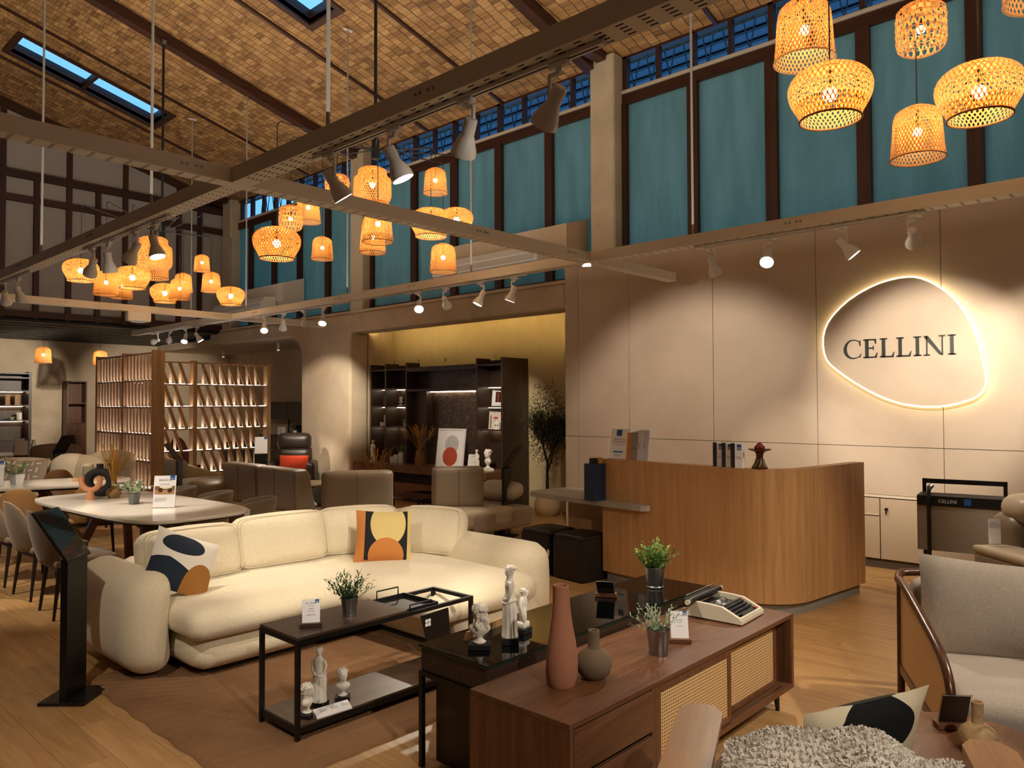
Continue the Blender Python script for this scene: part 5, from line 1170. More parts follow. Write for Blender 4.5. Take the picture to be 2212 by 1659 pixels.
# ------------------------------------------------------------------ black price stand in front
def price_stand(label, loc, rz, h=.81, w=.24, L=.34, th=.95, detail=True, lines=None):
    """floor stand: plate on a square foot, sloping board; board faces local -y and rises towards local +y"""
    t = thing('price_stand', label, 'sign stand', loc, rz)
    G().box(-.14, .14, -.14, .12, 0, .018, .002).make('base_plate', BLACK, t, ang=0)
    G().box(-w/2+.02, w/2-.02, -.02, .02, .018, h, .001).make('post', BLACK, t, ang=0)
    M = RM((0, -.02, h), (PI/2-th, 0, 0)) ; M = Matrix.Translation((0, -.03, h-.005)) @ Euler((-(PI/2-th), 0, 0)).to_matrix().to_4x4()
    G().box(-w/2, w/2, 0, .016, 0, L, .001, M=M).make('board', BLACK, t, ang=0)
    if detail:
        PHB = printed('photo_sofa', 'C6A27A', [('r', 'A9998F', 0, .1, .2, .03), ('o', '8A6244', -.06, .04, .035, .03), ('r', 'D9B78D', .02, -.0, .07, .03), ('r', '5B4636', .07, .0, .02, .03), ('r', 'B27F4F', 0, -.06, .2, .025)], .25, ('X', 'Y'), False)
        p = G().box(-w/2+.008, w/2-.008, -.0018, 0, .006, L-.02, M=M).make('sheet', PAPER, t, ang=0)
        ph = G().box(-w/2+.012, w/2-.012, -.072, .072, -.0005, .0005).make('photo', PHB, t, ang=0); ph.location = M @ Vector((0, -.0026, L*.7)); ph.rotation_euler = (th, 0, 0)
        text('print', 'RONO', .026, INK, t, M @ Vector((-w/2+.02, -.0028, L*.40)), (th, 0, 0)); text('print', 'Sofa set in boucle fabric\nwith loose cushions', .010, INK, t, M @ Vector((-w/2+.02, -.0028, L*.36)), (th, 0, 0))
        G().box(.01, w/2-.015, -.0032, -.0026, L*.405, L*.45, M=M).make('price_bar', plain('price_grey', '4A4A4E', .5), t, ang=0); text('print', 'Rp 12.995.000', .014, PAPER, t, M @ Vector((.015, -.0036, L*.415)), (th, 0, 0))
        G().box(w*.25, w*.42, -.0034, -.0028, L*.84, L*.93, M=M).make('logo_square', plain('logo_violet', '7A76A8', .5), t, ang=0)
        text('print', 'Size    Colour    Seat\n220     cream     3\n180     cream     2\n 90     cream     1', .011, INK, t, M @ Vector((-w/2+.025, -.0028, L*.24)), (th, 0, 0))
        G().box(-w/2, w/2, -.0045, -.0035, .004, L-.01, M=M).make('acrylic_cover', CLEAR, t, ang=0)
    return t
price_stand('black floor price stand with a tilted sofa price sheet at the front left', (1.515, 4.862, 0), face_dir(.68, -.733), .805)
price_stand('black floor price stand beside the beige daybed, its board seen edge on', (5.2, 11.95, 0), face_dir(.75, -.65), .80, .24, .36, .9, False)
price_stand('black floor price stand behind the grey sofa corner beside the potted tree', (7.02, 6.62, 0), face_dir(-.4, .9), .86, .26, .38, .95, False)
price_stand('black floor price stand seen from behind beyond the cream settee', (4.3, 14.6, 0), face_dir(-.4, .9), .86, .26, .38, .95, False)
for lb, x, y in (('white-fronted price stand with a sofa photo in front of the dark wall cabinets', 6.74, 12.22), ('white-fronted price stand beyond the cream settee at the far left', 3.82, 15.0)):
    t = thing('price_stand', lb, 'sign stand', (x, y, 0), face_dir(-.55, -.83)); G().box(-.14, .14, -.12, .14, 0, .018, .002).make('base_plate', BLACK, t, ang=0)
    G().box(-.11, .11, 0, .025, .018, .84, .001).make('post', BLACK, t, ang=0); M = RM((0, 0, .82), (-.12, 0, 0)); G().box(-.11, .11, 0, .012, 0, .30, M=M).make('board', BLACK, t, ang=0); G().box(-.105, .105, -.002, 0, .005, .295, M=M).make('sheet', PAPER, t, ang=0)
    PHC = printed('photo_grey', '8F867C', [('o', '5E5650', 0, .0, .07, .03), ('r', 'C9C2B8', 0, .06, .2, .03)], .4, ('X', 'Z'), False); ph = G().box(-.09, .09, -.0035, -.0022, -.05, .05, M=RM((0, 0, 0), (-.12, 0, 0))).make('photo', PHC, t, ang=0); ph.location = (0, .025, 1.01)
    G().box(.05, .1, -.0035, -.0022, .255, .293, M=M).make('logo_square', BLUE, t, ang=0)

# ------------------------------------------------------------------ oak louvre screens with lit shelves
GLOW = emit('shelf_led', 'FFF3EA', 9.0)
def screen(name, label, loc, rz, Lx, H, rows, bays, slant, pitch):
    """local x runs along the screen; slats lean in the x-z plane, a second upright layer stands behind"""
    t = thing(name, label, 'screen', loc, rz, None); D = .15
    xs = [Lx*k/bays for k in range(bays+1)]
    for x in xs: G().box(x-.035, x+.035, -D/2-.006, D/2+.006, 0, H, .002).make('post', OAK, t, ang=0)
    z0 = .08; rh = (H-z0-.04)/rows
    for r in range(rows+1): G().box(0, Lx, -D/2, D/2, z0+r*rh-.012, z0+r*rh+.012).make('shelf', OAK, t, ang=0)
    for r in range(rows):
        G().box(.03, Lx-.03, -.014, .014, z0+r*rh+.0125, z0+r*rh+.018).make('light_strip', GLOW, t, ang=0)
    za, zb_ = .013, rh-.013
    sl = G().prism([(-.03-slant/2+slant, za), (.03-slant/2+slant, za), (.03-slant/2, zb_), (-.03-slant/2, zb_)], -D/2, -D/2+.02, 'y').make('slat', OAK, t, ang=0)
    up = G().box(-.022, .022, D/2-.02, D/2, za, zb_).make('slat', plain('lit_slat', 'C9AE93', .6), t, ang=0)  # back slats paler than the front oak: shelf light put into their colour
    first = True
    for r in range(rows):
        for b in range(bays):
            n = int((xs[b+1]-xs[b]-.1)/pitch)
            for k in range(n+1):
                x = xs[b]+.05+slant/2+pitch*k+(pitch/2 if r % 2 else 0)
                if x+slant/2 > xs[b+1]-.06: continue
                for src in (sl, up):
                    if first: src.location = (x, 0, z0+r*rh)
                    else: put('slat', src.data, t, (x, 0, z0+r*rh))
                first = False
    return t
screen('room_screen', 'oak room screen of slanted slats facing the camera, lit from its shelves', (4.62, 13.35, 0), 0, 2.86, 2.46, 6, 2, .13, .17)
screen('room_screen', 'oak room screen seen edge on, its lit shelves and slats running away from the camera', (4.5, 11.05, 0), PI/2, 2.2, 2.46, 6, 2, .1, .125)

# ------------------------------------------------------------------ cream settee with patterned pillows, daybed, recliner
def PT(M, p): return M @ Vector(p)
t = thing('cream_settee', 'cream leather settee with a rounded throw-covered back beyond the far dining table', 'sofa', (3.35, 12.45, 0), face_dir(-.85, -.52))
CRL = leather('cream_leather', 'CFC0A4', .5)
G().cushion(-.95, .95, -.45, .35, .1, .42, .08, (0, 0, .02), 8).make('seat', CRL, t); G().cushion(-.95, -.02, .15, .45, .3, .88, .12, (.02, .03, .03), 9).make('back_cushion', CRL, t); G().cushion(.02, .95, .15, .45, .3, .92, .15, (.02, .03, .04), 9).make('back_cushion', CRL, t)
G().cushion(.1, .6, .10, .48, .45, .955, .17, (.02, .03, .02), 9).make('throw', fabric('pale_throw', 'DDD3C0', 'C9BEA9', 120, .4), t)
for sx in (-.85, .85): G().cyl((sx, .25, 0), (sx, .25, .12), .02, n=8).make('leg', BLACK, t); G().cyl((sx, -.35, 0), (sx, -.35, .12), .02, n=8).make('leg', BLACK, t)
KEY = printed('key_pattern', '9B8B7C', [('r', 'D9CDBB', -.1+.1*i, -.15+.1*j, .035 if (i+j) % 2 else .012, .012 if (i+j) % 2 else .04) for i in range(3) for j in range(4)])
for k, (x, lb) in enumerate(((-.42, 'left patterned beige pillow on the cream settee'), (-.05, 'right patterned beige pillow with a key motif on the cream settee'))):
    a = face_dir(-.85, -.52); px, py = 3.35+x*math.cos(a)-.02*math.sin(a), 12.45+x*math.sin(a)+.02*math.cos(a)
    t = thing('throw_pillow', lb, 'pillow', (px, py, .68), 0, 'key patterned pillows', rot=(-.35, .2-.3*k, a)); G().pillow(.46, .46, .14).make('cover', KEY, t)
t = thing('lounge_chair', 'off-white lounge chair behind the dried grass, left of the oak screen', 'armchair', (3.95, 11.6, 0), face_dir(-.8, -.6))
G().cushion(-.33, .33, -.35, .3, .2, .42, .08, (0, 0, .02), 8).make('seat', CRL, t); G().cushion(-.33, .33, .2, .34, .35, .98, .07, (0, .03, .05), 9).make('backrest', CRL, t); G().pillow(.4, .3, .12, M=RM((.1, .12, .6), (-.3, 0, 0))).make('striped_pillow', fabric('stripe_grey', 'B9B4AC', '9C968D', 30, .2), t)
for sx in (-.28, .28):
    for sy in (-.3, .28): G().cyl((sx, sy, 0), (sx, sy, .22), .016, n=8).make('leg', BLACK, t)
t = thing('daybed', 'grey upholstered daybed with a beige sloping back in front of the oak screen', 'daybed', (5.62, 12.5, 0), -.1)
G().cushion(-.75, .85, -.45, .4, .12, .44, .1, (.02, .03, .02), 9).make('seat', fabric('pale_grey_boucle', 'B9B8B4', '9D9C98', 160, .5), t)
g = G().prism([(-.95, .35), (-.95, .83), (-.7, .9), (-.35, .84), (.1, .66), (.55, .5), (.95, .44), (.95, .3)], .22, .46, 'y'); o = g.make('backrest', fabric('beige_knit', 'A8926F', '8D7858', 120, .5), t, ang=30)
bvm = o.modifiers.new('soft', 'BEVEL'); bvm.width = .05; bvm.segments = 3
for k, (x, h) in enumerate(((-.55, .3), (-.2, .34))): G().cushion(x-.22, x+.22, .02, .2, .43, .43+h, .09, (.02, .02, .02), 8, RM((0, 0, 0), (-.12, 0, 0))).make('loose_cushion', fabric('mid_grey_cushion', '8F8B86', '74706B', 160, .4), t)
for sx in (-.6, .7): G().cyl((sx, -.3, 0), (sx, -.3, .13), .02, n=8).make('leg', BLACK, t); G().cyl((sx, .25, 0), (sx, .25, .13), .02, n=8).make('leg', BLACK, t)
t = thing('recliner', 'dark brown leather recliner with a high padded back beside the rounded pillar', 'armchair', (7.55, 12.55, 0), face_dir(-.62, -.78))
G().cushion(-.27, .27, -.35, .28, .2, .46, .08, (0, .02, .03), 8).make('seat', DBRL, t); G().cushion(-.31, .31, .16, .36, .42, .86, .09, (0, .02, .02), 8).make('back_cushion', DBRL, t); G().cushion(-.31, .31, .18, .38, .82, 1.13, .09, (0, .03, .02), 8).make('head_cushion', DBRL, t)
for sx in (-1, 1): G().cushion(sx*.36-.08, sx*.36+.08, -.38, .3, .15, .63, .06, (.01, .01, .02), 7).make('armrest', DBRL, t)
G().lathe([(0, 0), (.28, 0), (.28, .02), (.05, .04), (.04, .2), (0, .2)], 20).make('swivel_base', BLACK, t)
a = face_dir(-.62, -.78); t = thing('lumbar_pillow', 'orange lumbar pillow on the dark leather recliner', 'pillow', (7.57, 12.53, .60), 0, rot=(-.2, .02, a)); G().pillow(.52, .28, .12, pull=.03).make('cover', fabric('orange_cloth', 'D0492A', 'BE3E22', 200, .3), t)

# ------------------------------------------------------------------ taupe leather corner sofa
t = thing('leather_sofa', 'taupe leather corner sofa with free-standing wedge backs, seen from behind', 'sofa', (5.4, 7.6, 0)); O2 = Vector((5.4, 7.6, 0))
G().cushion(4.78-5.4, 5.8-5.4, 7.05-7.6, 10.0-7.6, .2, .43, .06, (0, 0, .015), 9).make('seat', TAUPEL, t)
G().cushion(4.92-5.4, 6.95-5.4, 6.42-7.6, 7.3-7.6, .2, .43, .06, (0, 0, .015), 9, RM((0, 0, 0), (0, 0, -.05))).make('seat', TAUPEL, t)
G().cushion(6.2-5.4, 7.25-5.4, 6.36-7.6, 7.2-7.6, .14, .40, .05, (0, 0, .01), 8, RM((0, 0, 0), (0, 0, -.0))).make('chaise_end', TAUPE, t)
def wedge_back(c, w, rz, h=.50, name='back_block'):
    M = RM(Vector(c)-O2, (0, 0, rz))
    def tap(p):
        k = (p.z)/h; p = Vector(p); p.y = p.y*(1-.52*k) if p.y < 0 else p.y*(1+.0*k)+.02*k; return p
    g = G().cushion(-w/2, w/2, -.22, .06, 0, h, .05, (0, .012, .0), 9, M, tap); o = g.make(name, TAUPE, t)
    for sx in (-w/2+.02, w/2-.02): G().tube([M @ tap(Vector((sx, .066 if True else 0, q))) for q in (.03, .15, .3, h-.03)], .003, 5).make('seam', plain('seam_dark', '5A4F43', .8), o)
    G().tube([M @ tap(Vector((0, .073, q))) for q in (.02, .15, .3, h-.02)], .003, 5).make('seam', plain('seam_dark', '5A4F43', .8), o)
    return o
wedge_back((4.86, 9.25, .42), .93, PI/2); wedge_back((4.82, 8.28, .42), .98, PI/2-.04)
wedge_back((5.18, 7.22, .42), .80, PI/2+PI/4+.1); wedge_back((6.32, 6.76, .42), .62, PI-.62, .5)
G().cushion(7.0-5.4, 7.25-5.4, 6.5-7.6, 7.15-7.6, .44, .62, .08, (.02, .02, .03), 8, None, lambda p: Vector((p.x, p.y, p.z+.25*(p.x-1.6)))).make('tilting_armrest', TAUPEL, t)
G().cushion(4.5-5.4, 4.85-5.4, 9.6-7.6, 10.15-7.6, .44, .66, .08, (.02, .02, .03), 8).make('tilting_armrest', TAUPE, t)
for x, y in ((4.95, 9.7), (4.95, 7.5), (5.3, 6.75), (6.9, 6.65), (6.9, 7.1)): G().box(x-5.4-.05, x-5.4+.05, y-7.6-.02, y-7.6+.02, 0, .2).make('leg', BLACK, t, ang=0)
t = thing('throw_pillow', 'small blue-grey pillow lying on the taupe leather sofa seat', 'pillow', (5.22, 8.0, .56), 0, rot=(-.7, .2, PI/2)); G().pillow(.42, .3, .14).make('cover', fabric('blue_grey_cloth', '7E8990', '646E75', 160, .4), t)
t = thing('round_side_table', 'round pale-topped side table on a thin black stem by the recliner', 'side table', (6.15, 9.95, 0)); G().lathe([(0, .5), (.4, .5), (.41, .51), (.4, .52), (0, .52)], 36).make('table_top', plain('pale_top', 'C9C4B8', .3), t); G().cyl((0, 0, .02), (0, 0, .5), .02, n=10).make('stem', BLACK, t); G().lathe([(0, 0), (.2, 0), (.2, .015), (0, .02)], 24).make('foot', BLACK, t)
t = thing('clay_vase', 'round beige clay vase on the pale round side table', 'vase', (6.12, 9.86, .5205)); jug([(0, 0), (.05, 0), (.1, .05), (.105, .09), (.08, .145), (.03, .172), (.03, .19), (.02, .19), (0, .15)], 26).make('body', plain('sand_clay', 'A58A6C', .85), t)
potted('little green plant behind the beige vase on the pale round side table', (5.98, 10.08, .5205), .03, .04, .07, [('foliage', LEAFM, ((0, 0, .05), .07, .12, 14, 5, .04, .016, 1.2))], BLACKM)
t = thing('low_round_table', 'low dark glass coffee table in front of the dark wall unit', 'coffee table', (7.3, 8.6, 0)); G().lathe([(0, .33), (.5, .33), (.5, .345), (0, .345)], 40).make('table_top', BGL, t)
for k in range(4): a = PI/4+PI/2*k; G().cyl((.4*math.cos(a), .4*math.sin(a), .33), (.42*math.cos(a), .42*math.sin(a), 0), .014, n=8).make('leg', BLACK, t)

# ------------------------------------------------------------------ dark wall unit in the niche
t = thing('wall_unit', 'dark brown television wall unit with lit open shelves and marbled back panel in the niche', 'wall unit', (8.62, 8.2, 0)); Dp = .6; Hh = 2.41
LEDS = emit('shelf_led_warm', 'FFE9C4', 13.0)
MARB = None
def marble():
    m, n, b = nm('marbled_panel'); v = coord(n, (1, 1, 1), rand=False); d = noise(n, v, 3, 6, .7, 2.0); x = n.nodes.new('ShaderNodeTexVoronoi'); x.feature = 'DISTANCE_TO_EDGE'; x.inputs['Scale'].default_value = 9
    mp = n.nodes.new('ShaderNodeVectorMath'); mp.operation = 'ADD'; c = n.nodes.new('ShaderNodeCombineXYZ'); n.links.new(d, c.inputs[0]); n.links.new(d, c.inputs[1]); n.links.new(math_(n, 'MULTIPLY', d, -1.0), c.inputs[2]); n.links.new(v, mp.inputs[0]); n.links.new(c.outputs[0], mp.inputs[1]); n.links.new(mp.outputs[0], x.inputs['Vector'])
    n.links.new(ramp(n, x.outputs['Distance'], [(0, '8A7460'), (.03, '4E3D31'), (.09, '2A201A')]), b.inputs['Base Color']); b.inputs['Roughness'].default_value = .3; return m
def P3(x0, x1, y0, y1, z0, z1, name, m=DWALZ, par=None, bev=0): return G().box(x0, x1, y0, y1, z0, z1, bev).make(name, m, par or t, ang=0)
yd = [0, .6, 2.37, 2.97, 3.42]          # uprights: right panel, right column, centre, two left columns
P3(0, Dp, 0, .04, 0, Hh, 'side_panel'); P3(0, Dp, 3.38, 3.42, .62, Hh, 'side_panel')
for y in (.58, 2.37, 2.96): P3(0, .3, y-.018, y+.018, .62, Hh+.005, 'upright')
P3(.3, .32, .04, .58, .6, Hh-.02, 'back_panel'); P3(.3, .32, 2.37, 3.38, .6, Hh-.02, 'back_panel'); P3(.30, .32, .58, 2.37, .6, Hh-.06, 'marble_panel', marble()); P3(.16, .3, 2.0, 2.35, .62, 1.9, 'inner_panel')
SHZ = [.62, 1.26, 1.63, 1.955, 2.30]
for y0, y1 in ((.04, .562), (2.388, 2.942), (2.978, 3.38)):
    for z in SHZ[1:]: P3(.005, .3, y0, y1, z-.012, z+.012, 'shelf')
    for z in SHZ[1:4]: P3(.235, .25, y0+.05, y1-.02, z-.019, z-.0125, 'light_strip', LEDS)
for z in (1.92, 2.30): P3(.0, .3, .6, 2.35, z-.02, z+.02, 'bridge_shelf'); 
P3(.25, .265, .62, 2.3, 1.885, 1.895, 'light_strip', LEDS); P3(.0, .02, .6, 2.35, 2.25, 2.285, 'bridge_lip')
# low cabinet in front
P3(-.32, .3, .04, 2.37, .5, .62, 'console_top', WALNUT); P3(-.30, .3, .04, 2.35, .12, .33, 'drawer', WALNUT, None, .003); P3(-.31, .3, 2.33, 2.37, .1, .5, 'end_panel', WALNUT); P3(-.25, .3, .06, 2.33, .33, .5, 'open_bay', plain('bay_black', '0C0A09', .8)); P3(-.1, .3, .1, 2.3, 0, .12, 'plinth', BLACK)
P3(-.32, .3, 2.38, 3.5, .44, .62, 'side_drawer', WALNUT, None, .003); P3(-.1, .3, 2.38, 3.4, .12, .2, 'low_shelf', DWAL); P3(.25, .3, 2.38, 3.4, .0, .44, 'back_board', DWALZ)
for y in (.3, 1.5, 2.2, 2.9): G().box(.15, .165, y, y+.02, Hh, Hh+.06).make('fixing_clip', plain('brass_clip', 'B49550', .4, .8), t, ang=0)
U = Vector((8.62, 8.2, 0))
def at_unit(x, y, z): return (U.x+x, U.y+y, z)
# objects on the unit
t = thing('grass_vase', 'wooden vase of dried wheat on the console of the dark wall unit', 'vase', at_unit(-.15, 1.82, .6205)); jug([(0, 0), (.085, 0), (.09, .02), (.088, .1), (.07, .2), (.055, .26), (.06, .27), (.045, .268), (.045, .1), (0, .1)], 22).make('body', wood('vase_wood', '5E3F22', '80592F', '9A6E3E', 'z', .6), t)
g = G()
def wheat(g, n, r, h0, h1, z0):
    for k in range(n):
        a = rnd.uniform(0, 2*PI); s = rnd.uniform(.3, 1)*r; h = rnd.uniform(h0, h1); tip = (s*math.cos(a), s*math.sin(a), z0+h); g.tube([(0, 0, z0), (s*.4*math.cos(a), s*.4*math.sin(a), z0+h*.6), tip], .002, 4)
        d = Vector((math.cos(a)*.5, math.sin(a)*.5, .8))
        for q in range(9): leaf(g, Vector(tip)+d*(-.10+.02*q), d+Vector((rnd.uniform(-.35, .35), rnd.uniform(-.35, .35), .2)), .08, .014)
wheat(g, 26, .26, .26, .40, .24); tag(g.make('dried_wheat', GOLDS, t, ang=0, norm=False), kind='stuff')
t = thing('grass_bunch', 'loose bunch of dried wheat standing behind the middle grey sofa back', 'dried grass', (6.95, 9.2, .3455)); g = G(); wheat(g, 24, .22, .45, .62, 0); tag(g.make('dried_wheat', GOLDS, t, ang=0, norm=False), kind='stuff')
jug([(0, 0), (.05, 0), (.055, .15), (.04, .17), (0, .17)], 16).make('vase', BLACKM, t)
t = thing('framed_print', 'white framed print with a dotted oval above a red circle, leaning on the wall unit', 'picture', at_unit(-.22, 1.02, .6205), face_dir(-1, -.12), rot=(-.14, 0, face_dir(-1, -.12)))
fr = G()
for a in ((-.29, .29, 0, .03), (-.29, .29, .63, .66)): fr.box(a[0], a[1], 0, .03, a[2], a[3], .002)
for a in ((-.29, -.26), (.26, .29)): fr.box(a[0], a[1], 0, .03, .03, .63, .002)
fr.make('frame', plain('white_frame', 'E4E4E4', .4), t, ang=0)
def dots():
    m = printed('oval_print', 'ECECEE', [('o', 'C4C2C4', .02, .40, .145, .15), ('o', 'B5513C', .0, .20, .155, .155)], .3, ('X', 'Z'), False); return m
G().box(-.26, .26, .012, .016, .03, .63).make('artwork', dots(), t, ang=0)
g = G()
for i in range(14):
    for j in range(16):
        x, z = .02-.14+i*.0205, .40-.145+j*.0185
        if ((x-.02)/.14)**2+((z-.40)/.145)**2 < 1 and ((x)/.155)**2+((z-.2)/.155)**2 > 1: g.cyl((x, .0105, z), (x, .012, z), .004, n=5)
tag(g.make('printed_dots', plain('dot_grey', '8C8A8E', .6), t, ang=0), kind='stuff')
price_card('price card with a blue corner leaning by the framed print on the wall unit', at_unit(-.12, .58, .6205), face_dir(-1, -.2), [('FINN', .14), ('TV UNIT', .08), ('', .2), ('Rp 35.495.000,-', .08)], .17, .25, .2, False)
bust('statuette', 'larger white bust on the third shelf of the dark wall unit', at_unit(.13, 2.46, 1.643), face_dir(-1, -.3), .24, 'curl', False)
bust('statuette', 'smaller white bust beside the larger one on the third shelf of the wall unit', at_unit(.13, 2.68, 1.643), face_dir(-1, -.3), .17, 'curl', False)
bust('statuette', 'white bust with raised head at the right end of the wall unit console', at_unit(-.05, .28, .6205), face_dir(-.9, .3), .34, 'curl', False)
statue('statuette', 'white standing figure before the bust at the right end of the wall unit', at_unit(-.12, .46, .6205), face_dir(-1, 0), .33, False)
statue('statuette', 'white standing figure behind the dried wheat at the left of the wall unit', at_unit(-.1, 3.2, .6205), face_dir(-1, 0), .40, False)
potted('tiny green plant in a white pot on a lit shelf of the wall unit', at_unit(.13, 2.52, 1.273), .045, .06, .07, [('foliage', LEAFL, ((0, 0, .06), .07, .09, 16, 4, .04, .024, 1.2))], plain('white_pot', 'D8DADB', .4))
potted('green sprig in a tall white vase beside two white pots on the wall unit', at_unit(.0, 2.5, .6205), .045, .05, .2, [('foliage', LEAFM, ((0, 0, .19), .1, .2, 14, 6, .05, .024, 1.2))], plain('white_pot', 'D8DADB', .4))
for k, (y, h, lb) in enumerate(((2.62, .15, 'white cylinder pot next to the sprig vase on the wall unit'), (2.72, .11, 'lowest white pot left of the sprig vase on the wall unit'))):
    t = thing('white_pot', lb, 'pot', at_unit(-.02, y, .6205), 0, 'white pots on the wall unit'); jug([(0, 0), (.05, 0), (.055, .01), (.055, h), (.045, h), (.045, .02), (0, .02)], 18).make('body', plain('white_pot', 'D8DADB', .4), t)
potted('leafy plant on the lowest shelf of the dark wall unit, between the sofa backs', at_unit(-.05, 2.6, .2005), .05, .06, .08, [('foliage', LEAFM, ((0, 0, .06), .14, .14, 16, 5, .07, .035, 1.3))], BLACKM)
t = thing('white_candle', 'white cylinder ornament on the far left lit shelf of the wall unit', 'ornament', at_unit(.12, 3.1, 1.273)); G().cyl((0, 0, 0), (0, 0, .2), .035, n=14).make('tall_part', PLAST, t); G().cyl((-.02, .08, 0), (-.02, .08, .07), .045, n=14).make('low_part', PLAST, t)
t = thing('picture_frame', 'white photo frame with a dark picture on the upper right lit shelf', 'picture', at_unit(.12, .22, 1.643), 0, rot=(-.15, 0, face_dir(-1, -.25)))
G().box(-.12, .12, 0, .02, 0, .29, .002).make('frame', plain('white_frame', 'E4E4E4', .4), t, ang=0); G().box(-.09, .09, -.003, .0, .03, .26).make('mount', PAPER, t, ang=0); G().box(-.05, .05, -.006, -.003, .06, .23).make('photo', printed('photo_red', '4A1E18', [('r', '8A4A38', 0, .12, .012, .08), ('r', '2A1512', .03, .1, .01, .06)], .3, ('X', 'Z'), False), t, ang=0)
t = thing('magazine', 'upright magazine with a red-hatted figure on the cover, on the right lit shelf', 'magazine', at_unit(.1, .26, 1.273), 0, rot=(-.1, 0, face_dir(-1, -.1)))
MG = printed('magazine_cover', 'D8CFC4', [('r', '8E7B6B', -.1, .12, .015, .1), ('o', 'B5553A', .0, .18, .05, .018), ('o', '2B3A26', .02, .1, .05, .06), ('r', 'A8362C', .03, .04, .035, .035)], .3, ('X', 'Z'), False); mo = G().box(-.14, .14, 0, .012, 0, .33).make('cover', MG, t, ang=0); text('print', 'KINFOLK', .05, INK, mo, (0, -.001, .27), (PI/2, 0, 0), 'CENTER')
t = thing('house_ornament', 'small white house ornament leaning by the magazine on the wall unit', 'ornament', at_unit(.03, .15, 1.273), face_dir(-1, -.1)); G().prism([(-.05, 0), (.05, 0), (.05, .11), (0, .16), (-.05, .11)], -.02, .02, 'y').make('house', PLAST, t, ang=0)
for x in (-.022, .022): G().box(x-.009, x+.009, -.0215, -.0205, .05, .08).make('window_mark', BLACKM, t, ang=0)
t = thing('photo_frame', 'dark framed photo standing on the leftmost lit shelf of the wall unit', 'picture', at_unit(.2, 3.15, 1.643), face_dir(-1, -.3)); G().box(-.1, .1, 0, .015, 0, .25, .002).make('frame', plain('grey_frame', '6E6B70', .4), t, ang=0); G().box(-.08, .08, -.002, 0, .02, .23).make('photo', plain('photo_plum', '3A2C33', .3), t, ang=0)

# ------------------------------------------------------------------ olive tree
t = thing('olive_tree', 'tall dark-leaved olive tree in a round beige pot beside the wall unit', 'tree', (8.78, 7.42, 0))
jug([(0, 0), (.13, 0), (.19, .06), (.205, .15), (.18, .25), (.15, .285), (.155, .3), (.13, .3), (.13, .24), (0, .24)], 30).make('pot', plain('beige_pot', 'C2A57E', .75), t)
tk = G(); tips = []
def branch(p, d, L, r, dep):
    pts = [p]; q = Vector(p); dd = Vector(d).normalized()
    for k in range(4):
        dd = (dd+Vector((rnd.uniform(-.18, .18), rnd.uniform(-.18, .18), .06))).normalized(); q = q+dd*L/4; pts.append(q.copy())
        if dep >= 2: tips.append(q.copy())
    tk.tube(pts, r, 6, radii=[r*(1-.12*i) for i in range(5)])
    if dep < 3:
        for k in range(3 if dep else 4):
            a = rnd.uniform(0, 2*PI); s = .75 if dep else .5; branch(pts[-1-(k % 2)], dd+Vector((math.cos(a)*s, math.sin(a)*s, .15)), L*.72, r*.6, dep+1)
branch((0, 0, .24), (0, 0, 1), .55, .032, 0); tk.make('trunk', BARK, t)
g = G()
for k in range(5200):
    c = tips[rnd.randrange(len(tips))] if rnd.random() < .6 else None
    if c is None:
        u = rnd.uniform(-1, 1); a = rnd.uniform(0, 2*PI); rr = rnd.random()**.4; zc = 1.36+u*.66*rr; wd = .36*(1-.35*max(0, u))*(1 if u > -.6 else .8); c = Vector((wd*rr*math.cos(a)*math.sqrt(max(0, 1-u*u*.8)), wd*rr*math.sin(a)*math.sqrt(max(0, 1-u*u*.8)), zc))
    p = c+Vector((rnd.gauss(0, .05), rnd.gauss(0, .05), rnd.gauss(0, .05)))
    p.x = max(-.55, min(.34, p.x))
    leaf(g, p, Vector((rnd.uniform(-1, 1), rnd.uniform(-1, 1), rnd.uniform(-.5, 1))), rnd.uniform(.05, .085), .015)
tag(g.make('foliage', LEAFO, t, ang=0, norm=False), kind='stuff')

# ------------------------------------------------------------------ alcove cabinets, far shelves, things behind the screens
t = thing('kitchen_cabinets', 'dark slatted wall cabinets and counter in the alcove behind the pillar', 'cabinet', (9.85, 15.4, 0))
for k in range(2):
    d = G().box(0, .34, k*1.2+.005, k*1.2+1.195, 1.32, 1.745).make('door', DWALZ, t, ang=0)
    for q in range(20): G().box(-.008, 0, k*1.2+.02+q*.059, k*1.2+.06+q*.059, 1.33, 1.735).make('slat', DWALZ, t, ang=0)
    G().box(-.02, -.008, k*1.2+.55, k*1.2+.65, 1.52, 1.54).make('handle', BLACK, d, ang=0)
G().box(-.1, .34, 0, 2.4, .88, .92).make('counter_top', BLACK, t, ang=0)
for k in range(4): G().box(-.08, .34, k*.6+.005, k*.6+.595, .1, .88).make('door', DWALZ, t, ang=0)
G().box(-.04, .34, 0, 2.4, 0, .1).make('plinth', BLACK, t, ang=0); G().box(.31, .34, 0, 1.1, .92, 1.31).make('mirror_panel', plain('bronze_mirror', '6B5A48', .15, .6), t, ang=0); G().box(.0, .03, 1.15, 1.18, .92, 1.32).make('upright', BLACK, t, ang=0)
